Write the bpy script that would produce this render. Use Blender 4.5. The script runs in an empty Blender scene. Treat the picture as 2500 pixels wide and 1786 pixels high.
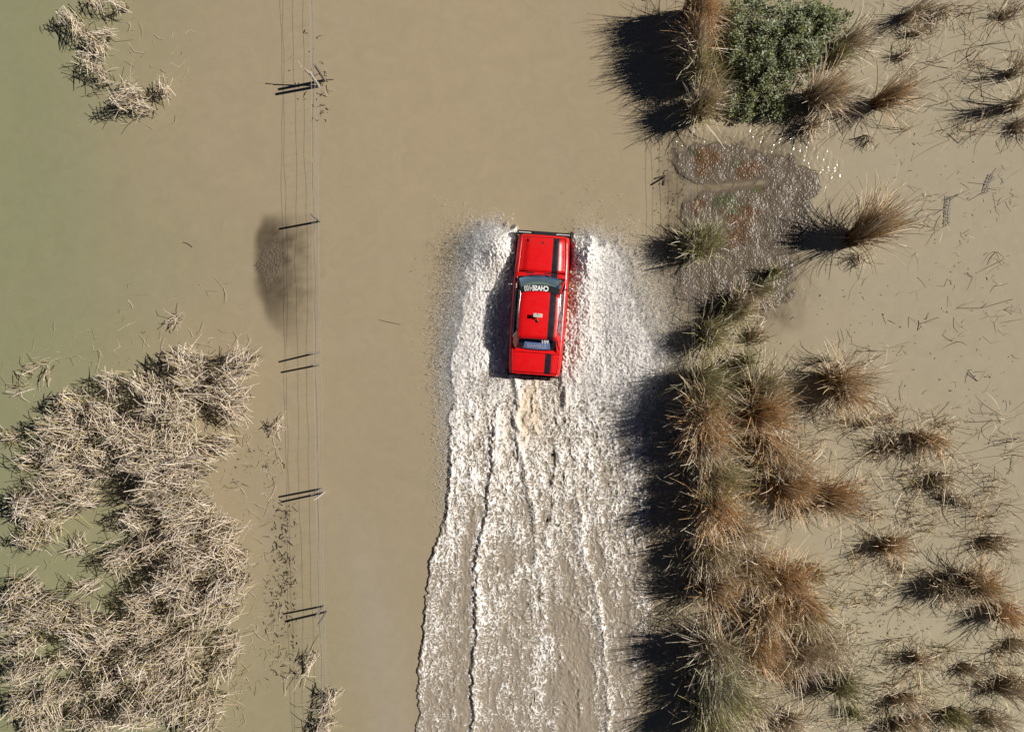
import bpy, math, random
import numpy as np
from mathutils import Vector, Matrix

# ------------------------------------------------------------------ camera, sky, sun, exposure
S = 0.014            # metres per photo pixel (2500 px wide) at water level
CX, CY, H = 1250.0, 893.0, 26.0
scene = bpy.context.scene
COL = scene.collection

cam_d = bpy.data.cameras.new("camera")
cam = bpy.data.objects.new("camera", cam_d)
COL.objects.link(cam)
cam.location = (0, 0, H)
cam.rotation_euler = (0, 0, 0)
cam_d.sensor_width = 36.0
cam_d.lens = 36.0 * H / (2500 * S)
cam_d.clip_end = 2000
scene.camera = cam

SUN_EL = math.radians(39.5)
SUN_DIR = Vector((math.cos(SUN_EL) * 0.981, math.cos(SUN_EL) * 0.195, math.sin(SUN_EL))).normalized()
world = bpy.data.worlds.new("World")
scene.world = world
world.use_nodes = True
wn = world.node_tree
bg = wn.nodes["Background"]
sky = wn.nodes.new("ShaderNodeTexSky")
sky.sky_type = 'NISHITA'
sky.sun_disc = False
sky.sun_elevation = SUN_EL
sky.sun_rotation = math.atan2(SUN_DIR.x, SUN_DIR.y)
sky.air_density = 0.22
sky.dust_density = 0.0
sky.ozone_density = 2.0
wn.links.new(sky.outputs[0], bg.inputs[0])
bg.inputs[1].default_value = 0.05

sun_d = bpy.data.lights.new("sun", 'SUN')
sun = bpy.data.objects.new("sun", sun_d)
COL.objects.link(sun)
sun.location = (30, 6, 30)
sun.rotation_euler = SUN_DIR.to_track_quat('Z', 'Y').to_euler()
sun_d.energy = 5.0
sun_d.angle = math.radians(0.5)
sun_d.color = (1.0, 0.955, 0.89)
scene.view_settings.view_transform = 'Standard'
scene.view_settings.look = 'None'
scene.view_settings.exposure = 0.24
scene.view_settings.gamma = 1.0
scene.render.engine = 'CYCLES'
scene.cycles.max_bounces = 5
scene.cycles.diffuse_bounces = 2
scene.cycles.glossy_bounces = 3
scene.cycles.transparent_max_bounces = 12
scene.cycles.caustics_reflective = False
scene.cycles.caustics_refractive = False

rng = np.random.default_rng(7)
random.seed(7)

# ------------------------------------------------------------------ helpers
def W(px, py, z=0.0):
    """world point at height z seen at photo pixel (px,py)"""
    k = S * (H - z) / H
    return ((px - CX) * k, (CY - py) * k, z)

def X(px): return (px - CX) * S
def Y(py): return (CY - py) * S
def PX(x): return x / S + CX
def PY(y): return CY - y / S

def tag(o, label=None, cat=None, group=None, kind=None):
    if label: o["label"] = label
    if cat: o["category"] = cat
    if group: o["group"] = group
    if kind: o["kind"] = kind
    return o

def empty(name, loc=(0, 0, 0), rz=0.0):
    o = bpy.data.objects.new(name, None)
    o.location = loc
    o.rotation_euler = (0, 0, rz)
    COL.objects.link(o)
    return o

def np_mesh(name, verts, faces, mat=None, parent=None, attrs=None, cols=None, smooth=False, loc=None):
    """verts (N,3), faces (M,k) all same k"""
    verts = np.asarray(verts, np.float32); faces = np.asarray(faces, np.int32)
    m = bpy.data.meshes.new(name)
    n, (f, k) = len(verts), faces.shape
    m.vertices.add(n); m.vertices.foreach_set("co", verts.ravel())
    m.loops.add(f * k); m.loops.foreach_set("vertex_index", faces.ravel())
    m.polygons.add(f)
    m.polygons.foreach_set("loop_start", np.arange(0, f * k, k, dtype=np.int32))
    if smooth:
        m.polygons.foreach_set("use_smooth", np.ones(f, bool))
    m.update(calc_edges=True)
    for an, av in (attrs or {}).items():
        a = m.attributes.new(an, 'FLOAT', 'POINT')
        a.data.foreach_set("value", np.asarray(av, np.float32).ravel())
    for an, av in (cols or {}).items():
        a = m.attributes.new(an, 'FLOAT_COLOR', 'POINT')
        c = np.ones((n, 4), np.float32); c[:, :3] = av
        a.data.foreach_set("color", c.ravel())
    if mat: m.materials.append(mat)
    o = bpy.data.objects.new(name, m)
    if parent is not None: o.parent = parent
    if loc is not None: o.location = loc
    COL.objects.link(o)
    return o

def grid_faces(nx, ny):
    i = np.arange(nx * ny).reshape(ny, nx)
    return np.stack([i[:-1, :-1], i[:-1, 1:], i[1:, 1:], i[1:, :-1]], -1).reshape(-1, 4)

def _hash(ix, iy, seed):
    h = (ix.astype(np.int64) * 374761393 + iy.astype(np.int64) * 668265263 + seed * 974711) & 0xffffffff
    h = ((h ^ (h >> 13)) * 1274126177) & 0xffffffff
    h = h ^ (h >> 16)
    return (h & 0xffff).astype(np.float32) / 65535.0

def perlin(x, y, seed=0):
    x = np.asarray(x, np.float32); y = np.asarray(y, np.float32)
    ix, iy = np.floor(x).astype(np.int64), np.floor(y).astype(np.int64)
    fx, fy = x - ix, y - iy
    u, v = fx * fx * fx * (fx * (fx * 6 - 15) + 10), fy * fy * fy * (fy * (fy * 6 - 15) + 10)
    def g(dx, dy):
        a = _hash(ix + dx, iy + dy, seed) * 6.2831853
        return np.cos(a) * (fx - dx) + np.sin(a) * (fy - dy)
    a = g(0, 0) * (1 - u) + g(1, 0) * u
    b = g(0, 1) * (1 - u) + g(1, 1) * u
    return (a * (1 - v) + b * v) * 1.5

def fbm(x, y, octv=4, seed=0, gain=.5):
    s, a, t = 0.0, 1.0, 0.0
    for o in range(octv):
        s = s + a * perlin(x * 2 ** o, y * 2 ** o, seed + o * 17); t += a; a *= gain
    return s / t

def sstep(a, b, x):
    t = np.clip((x - a) / (b - a), 0, 1)
    return t * t * (3 - 2 * t)

class MB:
    """collects boxes, bars, grids into one mesh object"""
    def __init__(self): self.v = []; self.f = []; self.sm = []
    def add(self, vs, fs, smooth=False):
        b = len(self.v)
        self.v += [tuple(p) for p in vs]
        self.f += [tuple(i + b for i in f) for f in fs]
        self.sm += [smooth] * len(fs)
    def box(self, c, s, rot=None):
        vs = []
        for dx in (-.5, .5):
            for dy in (-.5, .5):
                for dz in (-.5, .5):
                    p = Vector((dx * s[0], dy * s[1], dz * s[2]))
                    if rot is not None: p = rot @ p
                    vs.append(p + Vector(c))
        self.add(vs, [(0, 1, 3, 2), (4, 6, 7, 5), (0, 4, 5, 1), (2, 3, 7, 6), (0, 2, 6, 4), (1, 5, 7, 3)])
    def tube(self, pts, r, n=6, cap=True):
        pts = [Vector(p) for p in pts]
        rs = r if isinstance(r, (list, tuple)) else [r] * len(pts)
        rings = []
        for i, p in enumerate(pts):
            t = (pts[min(i + 1, len(pts) - 1)] - pts[max(i - 1, 0)]).normalized()
            a = t.orthogonal().normalized() if abs(t.z) > .9 else Vector((-t.y, t.x, 0)).normalized()
            b = t.cross(a)
            rings.append([p + (a * math.cos(2 * math.pi * k / n) + b * math.sin(2 * math.pi * k / n)) * rs[i] for k in range(n)])
        vs = [q for ring in rings for q in ring]
        fs = []
        for i in range(len(pts) - 1):
            for k in range(n):
                fs.append((i * n + k, i * n + (k + 1) % n, (i + 1) * n + (k + 1) % n, (i + 1) * n + k))
        self.add(vs, fs, n > 5)
        if cap:
            self.add(rings[0][::-1], [tuple(range(n))]); self.add(rings[-1], [tuple(range(n))])
    def lathe(self, prof, M, n=28):
        """prof list of (r, h) around local z, placed by matrix M"""
        vs = []
        for r, h in prof:
            for k in range(n):
                a = 2 * math.pi * k / n
                vs.append(M @ Vector((r * math.cos(a), r * math.sin(a), h)))
        fs = []
        for i in range(len(prof) - 1):
            for k in range(n):
                fs.append((i * n + k, i * n + (k + 1) % n, (i + 1) * n + (k + 1) % n, (i + 1) * n + k))
        self.add(vs, fs, True)
    def grid(self, P, smooth=True):
        """P: list of rows of points"""
        nr, nc = len(P), len(P[0])
        vs = [p for row in P for p in row]
        fs = [(i * nc + j, i * nc + j + 1, (i + 1) * nc + j + 1, (i + 1) * nc + j) for i in range(nr - 1) for j in range(nc - 1)]
        self.add(vs, fs, smooth)
    def build(self, name, mat, parent=None, bevel=0):
        m = bpy.data.meshes.new(name)
        m.from_pydata([tuple(p) for p in self.v], [], self.f)
        m.polygons.foreach_set("use_smooth", self.sm)
        m.update()
        m.materials.append(mat)
        o = bpy.data.objects.new(name, m)
        if parent is not None: o.parent = parent
        COL.objects.link(o)
        if bevel:
            b = o.modifiers.new("bevel", 'BEVEL'); b.width = bevel; b.segments = 2; b.limit_method = 'ANGLE'
        return o

# ------------------------------------------------------------------ materials
class NT:
    def __init__(self, name):
        self.m = bpy.data.materials.new(name); self.m.use_nodes = True
        self.t = self.m.node_tree
        self.p = self.t.nodes["Principled BSDF"]
        self.out = self.t.nodes["Material Output"]
    def n(self, typ, ins=None, **kw):
        nd = self.t.nodes.new("ShaderNode" + typ)
        for k, v in kw.items(): setattr(nd, k, v)
        for k, v in (ins or {}).items(): self.set(nd, k, v)
        return nd
    def set(self, nd, k, v):
        if isinstance(v, bpy.types.NodeSocket): self.t.links.new(v, nd.inputs[k])
        else: nd.inputs[k].default_value = v
    def math(self, op, a, b=0.0, c=None, clamp=False):
        nd = self.n("Math", operation=op, use_clamp=clamp)
        self.set(nd, 0, a); self.set(nd, 1, b)
        if c is not None: self.set(nd, 2, c)
        return nd.outputs[0]
    def mix(self, f, a, b):
        nd = self.n("Mix", data_type='RGBA')
        self.set(nd, 0, f)
        self.set(nd, 6, a if isinstance(a, bpy.types.NodeSocket) else (*a, 1))
        self.set(nd, 7, b if isinstance(b, bpy.types.NodeSocket) else (*b, 1))
        return nd.outputs[2]
    def noise(self, scale, detail=4, rough=.55, vec=None, dist=0.0, w=None):
        nd = self.n("TexNoise", {"Scale": scale, "Detail": detail, "Roughness": rough, "Distortion": dist})
        self.set(nd, "Vector", vec if vec is not None else self.obj())
        return nd.outputs[0]
    def obj(self):
        if not hasattr(self, "_o"): self._o = self.n("TexCoord").outputs["Object"]
        return self._o
    def attr(self, name, color=False):
        nd = self.n("Attribute", attribute_name=name)
        return nd.outputs["Color" if color else "Fac"]
    def ramp(self, f, stops):
        nd = self.n("ValToRGB"); self.set(nd, 0, f)
        e = nd.color_ramp.elements
        while len(e) < len(stops): e.new(.5)
        for i, (p, c) in enumerate(stops): e[i].position = p; e[i].color = (*c, 1)
        return nd.outputs[0]
    def sep(self, vec):
        nd = self.n("SeparateXYZ"); self.set(nd, 0, vec); return nd.outputs
    def bump(self, h, strength, dist):
        nd = self.n("Bump", {"Strength": strength, "Distance": dist}); self.set(nd, "Height", h)
        return nd.outputs[0]

def simple(name, col, rough=.5, metal=0.0, coat=0.0, spec=.5, vary=.12, scale=30):
    t = NT(name)
    f = t.noise(scale, 4)
    c0 = tuple(max(0, c * (1 - vary)) for c in col); c1 = tuple(min(1, c * (1 + vary)) for c in col)
    t.set(t.p, "Base Color", t.mix(f, c0, c1))
    t.set(t.p, "Roughness", rough); t.set(t.p, "Metallic", metal)
    t.set(t.p, "Coat Weight", coat); t.set(t.p, "Specular IOR Level", spec)
    return t.m
# ------------------------------------------------------------------ flood water, mud
def silt_maps(px, py):
    """scalar maps of the water's own silt colour, from position (photo px)"""
    n1 = fbm(px / 420, py / 520, 4, 3); n2 = fbm(px / 160, py / 200, 4, 11)
    left = sstep(620, 40, px + 160 * n1 + 60 * n2 + 0.10 * (893 - py) * 0)
    green = np.clip(left * .95 + .35 * sstep(1150, 1750, py) * sstep(1000, 750, px), 0, 1)
    green = np.clip(green + .3 * n2 * green, 0, 1)
    warm = np.clip(np.exp(-((px - 1120) / 420) ** 2) * sstep(1300, 200, py) + .25 * n1, 0, 1)
    grey = np.clip(sstep(1400, 2400, px + 200 * n1) * .7
                   + .8 * np.exp(-((px - 930 + .15 * (1600 - py)) / 70) ** 2) * sstep(1150, 1500, py) + .25 * n2, 0, 1)
    pale = np.clip(sstep(1750, 2150, px) * (.45 + .55 * sstep(1150, 1600, py + 100 * n1)), 0, 1)
    return green, warm, grey, pale

MOUND = lambda px, py: (px, py)
def mud_map(px, py):
    """mud lying just under the surface near the fence and the hedge"""
    n = fbm(px / 26, py / 26, 4, 21); nb = fbm(px / 70, py / 70, 3, 31)
    # patch below the left fence: sharp left edge, long fading tail to the right and down
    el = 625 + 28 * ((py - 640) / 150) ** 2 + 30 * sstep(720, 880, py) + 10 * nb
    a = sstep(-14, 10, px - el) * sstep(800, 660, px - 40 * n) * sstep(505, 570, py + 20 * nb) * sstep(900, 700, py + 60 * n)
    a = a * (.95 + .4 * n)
    # shallow strip along right fence
    b = sstep(1585, 1650, px + 25 * nb) * sstep(2010, 1900, px + 30 * nb) * sstep(300, 380, py + 20 * nb) * sstep(860, 740, py + 40 * nb)
    b = b * (.55 + .5 * n)
    # speckled strip left of the fence lower down
    c = np.exp(-((px - 700) / 38) ** 2) * sstep(1180, 1260, py) * sstep(1650, 1500, py) * .35 * np.clip(.3 + 1.6 * n, 0, 1)
    return np.clip(np.maximum(np.maximum(a, b), c), 0, 1)

def water_colour(t):
    """node graph: silt colour from the silt attributes (shared by open water and wake)"""
    g, wm, gr, pl = (t.attr(k) for k in ("green", "warm", "grey", "pale"))
    c = t.mix(wm, (.312, .254, .164), (.340, .272, .176))
    c = t.mix(g, c, (.232, .232, .132))
    c = t.mix(gr, c, (.318, .274, .202))
    c = t.mix(pl, c, (.362, .318, .220))
    f = t.noise(1.4, 6, .65, dist=1.5)
    c2 = t.mix(t.math('MULTIPLY_ADD', f, 1.6, -.3, clamp=True), c, c)
    hsv = t.n("HueSaturation"); t.set(hsv, "Color", c)
    t.set(hsv, "Value", t.math('MULTIPLY_ADD', f, .24, .88))
    grain = t.noise(55, 2, .7)
    hs2 = t.n("HueSaturation"); t.set(hs2, "Color", hsv.outputs[0])
    t.set(hs2, "Value", t.math('MULTIPLY_ADD', grain, .22, .89))
    md = t.attr("mud")
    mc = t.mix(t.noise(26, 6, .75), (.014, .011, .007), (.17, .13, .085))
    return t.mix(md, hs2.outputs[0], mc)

def make_water_mat():
    t = NT("flood_water")
    t.set(t.p, "Base Color", water_colour(t))
    t.set(t.p, "Roughness", .12); t.set(t.p, "IOR", 1.33)
    h = t.noise(7, 4, .6); h2 = t.noise(1.1, 3, .5)
    t.set(t.p, "Normal", t.bump(t.math('MULTIPLY_ADD', h, .35, h2), .25, .02))
    return t.m
M_WATER = make_water_mat()

def wattrs(x, y):
    px, py = PX(x), PY(y)
    g, wm, gr, pl = silt_maps(px, py)
    return {"green": g, "warm": wm, "grey": gr, "pale": pl, "mud": mud_map(px, py)}

xs = np.concatenate([[-400, -200, -100, -50, -30], np.arange(-24, 24.01, .12), [30, 50, 100, 200, 400]]).astype(np.float32)
ys = np.concatenate([[-400, -200, -100, -50, -26], np.arange(-18, 18.01, .12), [26, 50, 100, 200, 400]]).astype(np.float32)
gx, gy = np.meshgrid(xs, ys)
gx, gy = gx.ravel(), gy.ravel()
water = np_mesh("water", np.stack([gx, gy, gx * 0], 1), grid_faces(len(xs), len(ys)), M_WATER, attrs=wattrs(gx, gy), smooth=True)
tag(water, kind="structure")

# ------------------------------------------------------------------ mud bank by the right fence
def make_mud_mat():
    t = NT("wet_mud")
    n = t.noise(9, 5, .65); n2 = t.noise(40, 4, .7)
    mud = t.mix(n, (.03, .024, .017), (.15, .115, .08))
    mud = t.mix(t.math('MULTIPLY', n2, .5), mud, (.22, .175, .125))
    rust = t.mix(t.noise(28, 5, .7), (.05, .03, .015), (.17, .095, .045))
    gr = t.mix(t.noise(30, 4, .7), (.04, .042, .018), (.13, .125, .06))
    c = t.mix(t.attr("rust"), mud, rust)
    c = t.mix(t.attr("moss"), c, gr)
    c = t.mix(t.attr("wet"), c, water_colour(t))
    t.set(t.p, "Base Color", c)
    t.set(t.p, "Roughness", t.math("MULTIPLY_ADD", t.attr("wet"), -.20, .34)); t.set(t.p, "Specular IOR Level", .5); t.set(t.p, "IOR", 1.33)
    return t.m
M_MUD = make_mud_mat()

def bank(name, px0, px1, py0, py1, step, fn):
    nx = int((px1 - px0) * S / step) + 1; ny = int((py1 - py0) * S / step) + 1
    px, py = np.meshgrid(np.linspace(px0, px1, nx), np.linspace(py0, py1, ny))
    px, py = px.ravel(), py.ravel()
    z, ex = fn(px, py)
    x, y = X(px), Y(py)
    a = wattrs(x, y); a.update(ex)
    return np_mesh(name, np.stack([x, y, z], 1), grid_faces(nx, ny)[:, ::-1], M_MUD, attrs=a, smooth=True)

def ell(px, py, cx, cy, rx, ry, rot=0):
    c, s = math.cos(rot), math.sin(rot)
    dx, dy = px - cx, py - cy
    return 1 - np.sqrt(((dx * c + dy * s) / rx) ** 2 + ((-dx * s + dy * c) / ry) ** 2)

def right_bank(px, py):
    n = fbm(px / 40, py / 40, 4, 41); nf = fbm(px / 3.4, py / 3.4, 2, 43); lump = np.abs(fbm(px / 7, py / 7, 3, 47))
    nw = fbm(px / 60, py / 60, 3, 44)
    m = np.maximum.reduce([
        ell(px, py, 1760, 405, 110, 50, .1), ell(px, py, 1850, 420, 85, 45), ell(px, py, 1760, 560, 95, 95),
        ell(px, py, 1850, 520, 95, 65), ell(px, py, 1860, 590, 62, 120, -.15), ell(px, py, 1950, 450, 45, 40),
        ell(px, py, 1900, 560, 55, 100, .55), ell(px, py, 1830, 700, 95, 55), ell(px, py, 1720, 690, 70, 70)])
    m = m + .45 * n + .20
    land = sstep(-.05, .25, m)
    # damp channel between the two humps
    ch = np.exp(-((py - (455 - .10 * (px - 1760))) / 13) ** 2) * sstep(1690, 1720, px) * sstep(1900, 1860, px)
    land = land * (1 - .8 * ch)
    z = -.03 + land * (.055 + .05 * n + .022 * lump) + land * .016 * nf
    # wind ripples on shallow film of water
    rip = np.maximum.reduce([ell(px, py, 1930, 375, 160, 55, .38), ell(px, py, 1680, 335, 75, 36), ell(px, py, 1790, 345, 100, 30)]) + .25 * n
    rip = sstep(-.05, .3, rip) * (1 - sstep(.2, .6, land))
    film = sstep(-.35, .0, m + .12 * n) * (1 - land)
    # wavelets: short crests with wavelength ~ 16 cm moving left
    wph = px / 2.7 + py / 9.0 + 2.2 * fbm(px / 25, py / 14, 2, 51)
    wave = np.sin(wph + 2.5 * fbm(px / 12, py / 12, 2, 52)) * np.clip(.1 + 1.5 * np.abs(fbm(px / 13, py / 9, 2, 53)), 0, 1.3) + .5 * fbm(px / 4.5, py / 5.5, 2, 54)
    z2 = .004 + rip * (.012 + .012 * wave) + film * (.004 + .0045 * nf)
    w = np.clip(rip + film, 0, 1)
    zw = -.002 + (z2 + .002) * sstep(0, .45, w)
    z = np.maximum(z, zw)
    rust = np.maximum.reduce([ell(px, py, 1725, 385, 45, 32), ell(px, py, 1828, 415, 40, 28), ell(px, py, 1808, 530, 48, 36), ell(px, py, 1850, 460, 20, 14),
                              ell(px, py, 1700, 505, 20, 26), ell(px, py, 1795, 580, 35, 30), ell(px, py, 1715, 420, 22, 18)])
    rust = sstep(-.1, .45, rust + .9 * fbm(px / 18, py / 18, 4, 57)) * sstep(.3, .7, land)
    moss = np.maximum.reduce([ell(px, py, 1695, 372, 12, 9), ell(px, py, 1800, 398, 16, 12), ell(px, py, 1788, 510, 22, 18), ell(px, py, 1845, 460, 22, 12), ell(px, py, 1775, 490, 40, 18)])
    moss = sstep(-.1, .5, moss + .8 * fbm(px / 12, py / 12, 3, 59)) * sstep(.3, .7, land)
    return z, {"rust": rust, "moss": moss, "wet": 1 - sstep(.15, .45, land)}
mb_o = bank("mud_bank", 1560, 2060, 290, 800, .0155, right_bank)
tag(mb_o, kind="structure")

def left_patch(px, py):
    n = fbm(px / 30, py / 30, 4, 61); nf = fbm(px / 5, py / 5, 3, 63)
    e = ell(px, py, 660, 640, 44, 82, .12) + .45 * n
    z = -.02 + .030 * sstep(-.1, .6, e) + .028 * nf * sstep(-.1, .4, e)
    return z, {"rust": e * 0, "moss": e * 0, "wet": 1 - sstep(-.02, .02, z)}
lp = bank("mud_mound", 590, 730, 520, 780, .02, left_patch)
tag(lp, kind="structure")

# ------------------------------------------------------------------ wake behind the car
CAR = (1315.0, 747.0)                # photo px of the car's middle at water level
CAR_ROT = math.radians(-4.2)

def poly(py, pts):
    pts = np.array(pts, np.float32)
    return np.interp(py, pts[:, 1], pts[:, 0])
F1 = [(1190, 640), (1130, 720), (1108, 840), (1102, 950), (1098, 1060), (1091, 1190), (1072, 1300), (1045, 1410), (1025, 1540), (1018, 1650), (1014, 1900)]
F2 = [(1215, 960), (1206, 1090), (1198, 1150), (1182, 1265), (1168, 1400), (1160, 1520), (1155, 1650), (1155, 1900)]
FD = [(1376, 930), (1366, 1040), (1350, 1130), (1342, 1220), (1326, 1350), (1318, 1470), (1312, 1540), (1312, 1640), (1312, 1900)]
F3 = [(1400, 1130), (1408, 1240), (1430, 1340), (1452, 1430), (1468, 1560), (1480, 1650), (1486, 1790), (1490, 1900)]
FW = [(1262, 930), (1268, 1080), (1284, 1180), (1304, 1280), (1322, 1390), (1330, 1530), (1345, 1640), (1352, 1790), (1355, 1900)]
F4 = [(1640, 860), (1600, 1000), (1585, 1200), (1592, 1400), (1596, 1550), (1560, 1700), (1560, 1900)]

def carlocal(px, py):
    """metres in the car's frame: u right, v forward"""
    dx, dy = (px - CAR[0]) * S, (CAR[1] - py) * S
    c, s = math.cos(-CAR_ROT), math.sin(-CAR_ROT)
    return dx * c - dy * s, dx * s + dy * c

mid_ = lambda px, py: fbm(px / 26, py / 40, 3, 88)
def wake(px, py):
    wob = 9 * perlin(py / 75, px * 0 + 3.5, 70) + 6 * perlin(py / 26, px * 0 + .5, 71) + 2.4 * perlin(py / 8, px * 0 + 1.5, 73) + 4 * fbm(px / 12, py / 12, 2, 74)
    f1, f2, fd, f3, fw, f4 = (poly(py, F) for F in (F1, F2, FD, F3, FW, F4))
    u, v = carlocal(px, py)
    d1, d2, dd, d3, dw, d4 = ((px + wob - f) * S for f in (f1, f2, fd, f3, fw, f4))
    D = np.interp(py, [520, 900, 1100, 1250, 1400, 1600, 1800, 1900], [1, 1, .84, .66, .5, .38, .28, .25])
    A = np.interp(py, [760, 940, 1250, 1790], [.0, 1.0, .8, .4])
    inside = sstep(-.02, .10, d1) * sstep(.10, -.25, d4)
    top = sstep(-.1, .5, (py - 850) * S)
    # churned texture: streaky filaments
    wx = px + 9 * fbm(px / 14, py / 18, 3, 77); wy = py + 9 * fbm(px / 14 + 7, py / 18, 3, 79)
    r1 = 1 - np.abs(perlin(wx / 11.5, wy / 15, 81)) * 1.6
    r2 = 1 - np.abs(perlin(wx / 6, wy / 8.5, 83)) * 1.6
    r3 = 1 - np.abs(perlin(px / 20 + .5 * perlin(py / 30, px / 30, 3), py / 26, 85)) * 1.6
    big = fbm(px / 60, py / 110, 3, 87)
    # crests
    def crest(d, hgt, wi=.22, wo=.035): return hgt * np.where(d > 0, np.exp(-np.abs(d) / wi), np.exp(-(d / wo) ** 2))
    c1 = crest(d1, .085, .25, .07) * A; c2 = crest(d2, .09, .25, .07) * sstep(940, 1080, py); c3 = crest(-d3, .08, .2, .07) * sstep(1120, 1220, py)
    cw = .10 * np.exp(-(dw / .12) ** 2) * sstep(1700, 1000, py); cd = crest(dd - .05, .06, .25, .08) * sstep(-.3, .3, perlin(py / 55, py * 0 + 5.3, 75))
    trough = np.exp(-((dd + .06) / .10) ** 2) * sstep(-.1, .4, perlin(py / 34, py * 0 + .3, 72) + .25 * sstep(1150, 1000, py)) * (.6 + .8 * np.clip(fbm(px / 9, py / 14, 2, 76), -.5, .6)) * sstep(1560, 1450, py) * sstep(900, 960, py)
    h = .012 + inside * (c1 + c2 + c3 + cw + cd * sstep(1600, 1200, py))
    amp0 = inside * (.25 + .75 * D)
    F0 = np.clip(.55 + 1.1 * fbm((px + 22 * fbm(px / 50, py / 70, 3, 120)) / 24, py / 110, 3, 121), 0, 1)
    amp = amp0 * (.35 + .85 * F0)
    h = h + amp * (.036 * r1 + .022 * r2 + .035 * r3 + .06 * big + .03 * mid_(px, py))
    h = h - trough * .055
    # ------- spray heaps alongside the car
    vv = v
    lb = np.interp(py, [500, 540, 600, 680, 760, 850, 960, 1060], [1.55, 1.65, 1.9, 2.0, 2.15, 2.3, 2.2, 2.2])
    rb = np.interp(py, [520, 560, 620, 700, 780, 860, 960, 1060, 1180], [1.7, 2.3, 2.75, 3.1, 3.7, 4.3, 4.4, 4.2, 3.8])
    ln = .22 * fbm(py / 22, px / 22, 3, 91)
    ul = -u - .85; ur = u - .85
    heapL = sstep(0, .12, ul) * sstep(lb + .1, lb - .7, ul + 1.8 * ln) * sstep(2.8, 2.2, vv + 2 * ln) * sstep(-3.2, -1.5, vv)
    heapR = sstep(0, .12, ur) * sstep(rb + .1, rb - 1.9, ur + 1.8 * ln) * sstep(2.75, 2.1, vv + .12 * ur + 2 * ln) * sstep(-3.4, -1.6, vv)
    prof = lambda q, m: np.exp(-((q - m) / .5) ** 2)
    fr = np.exp(-((vv - 1.8) / .6) ** 2)
    hL = heapL * (.05 + .50 * fr * np.exp(-((ul - .7) / .6) ** 2) + .10 * prof(ul, 1.5) * sstep(-2.5, 0, vv))
    hR = heapR * (.12 + .55 * fr * prof(ur, .55) + .24 * prof(ur, .75) * sstep(-3, 0, vv))
    heap = np.maximum(heapL, heapR)
    f2n = fbm(px / 5, py / 6, 3, 93); f3n = np.abs(fbm(px / 11, py / 13, 3, 95))
    h = np.maximum(h, 0) + hL + hR + heap * (.06 * f2n + .07 * f3n) * (1 + .8 * fr) * sstep(.08, .5, heap)
    # ------- foam amount
    nearR = sstep(-.1, .3, d3) * (1 - sstep(1180, 1420, py) * .55)
    mid = fbm(px / 26, py / 40, 3, 88)
    F = D * (.40 + .10 * r3 + .55 * big + .38 * mid) * np.interp(py, [1000, 1300, 1800], [1.0, 1.05, 1.0]) + (.42 * fbm((px + 22 * fbm(px / 50, py / 70, 3, 120)) / 24, py / 110, 3, 121) + .16 * fbm((px + 9 * fbm(px / 20, py / 30, 2, 125)) / 9, py / 40, 2, 123)) * sstep(850, 950, py)
    F = F + .34 * np.exp(-np.abs(d1) / .35) * A + .26 * np.exp(-np.abs(d2) / .4) * sstep(940, 1080, py) + .40 * np.exp(-(dw / .2) ** 2) * sstep(1800, 900, py)
    F = F + .22 * np.exp(-np.abs(d3) / .25) * sstep(1120, 1220, py) + .25 * np.exp(-np.abs(dd - .1) / .15) + .25 * sstep(1150, 900, py)
    F = F - .30 * np.exp(-((d2 + .42) / .22) ** 2) * sstep(1150, 1300, py)          # calmer lane left of second crest
    F = F - .35 * np.exp(-((px - 1400) / 38) ** 2) * sstep(1350, 1500, py) - .30 * nearR * sstep(1200, 1500, py)
    F = F * inside * sstep(760, 960, py + 60 * big) - trough * .8
    pat = np.maximum(r1, .97 * r2) + .07 * fbm(px / 3.2, py / 3.2, 2, 99)
    srt = np.sort(pat[::97]); rank = np.searchsorted(srt, pat).astype(np.float32) / len(srt)
    foam = sstep(-.16, .16, F - (1 - rank))
    pen = .35 * fbm(px / 6, py / 6, 3, 97)
    foam = np.maximum(foam, heap * sstep(.15, .55, heap * (.85 - .25 * sstep(1.0, 3.6, ur) * sstep(520, 700, py)) + pen))
    # thrown mud: brown sheet right behind the front wheel
    silt = 1.3 * np.exp(-((ur - .16) / .2) ** 2) * np.exp(-((vv - .55) / .8) ** 2) + .5 * np.exp(-((ur - .5) / .5) ** 2) * np.exp(-((vv + 1.6) / .8) ** 2) * (.5 + f2n)
    tan = np.clip(.16 + .5 * np.clip(fbm(px / 50, py / 120, 3, 111), 0, 1) + sstep(1240, 900, py) * np.exp(-((u) / .9) ** 2) * (.5 + big) * (v < -2.3) + silt, 0, 1)
    edge = sstep(1000, 1035, px + wob) 
    under = (np.abs(u) < .82) & (v < 2.42) & (v > -2.25)
    foam = np.maximum(foam, sstep(.12, .35, hL + hR) * sstep(-.25, .1, f2n + .12))
    any_ = np.maximum(inside * sstep(760, 900, py + 40 * big), heap)
    h = -.02 + (h + .02) * sstep(0, .3, any_)
    h = np.where(under, -.03, h)
    foam = np.where(under, 0, foam)
    return h, np.clip(foam, 0, 1), tan, any_

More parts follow.
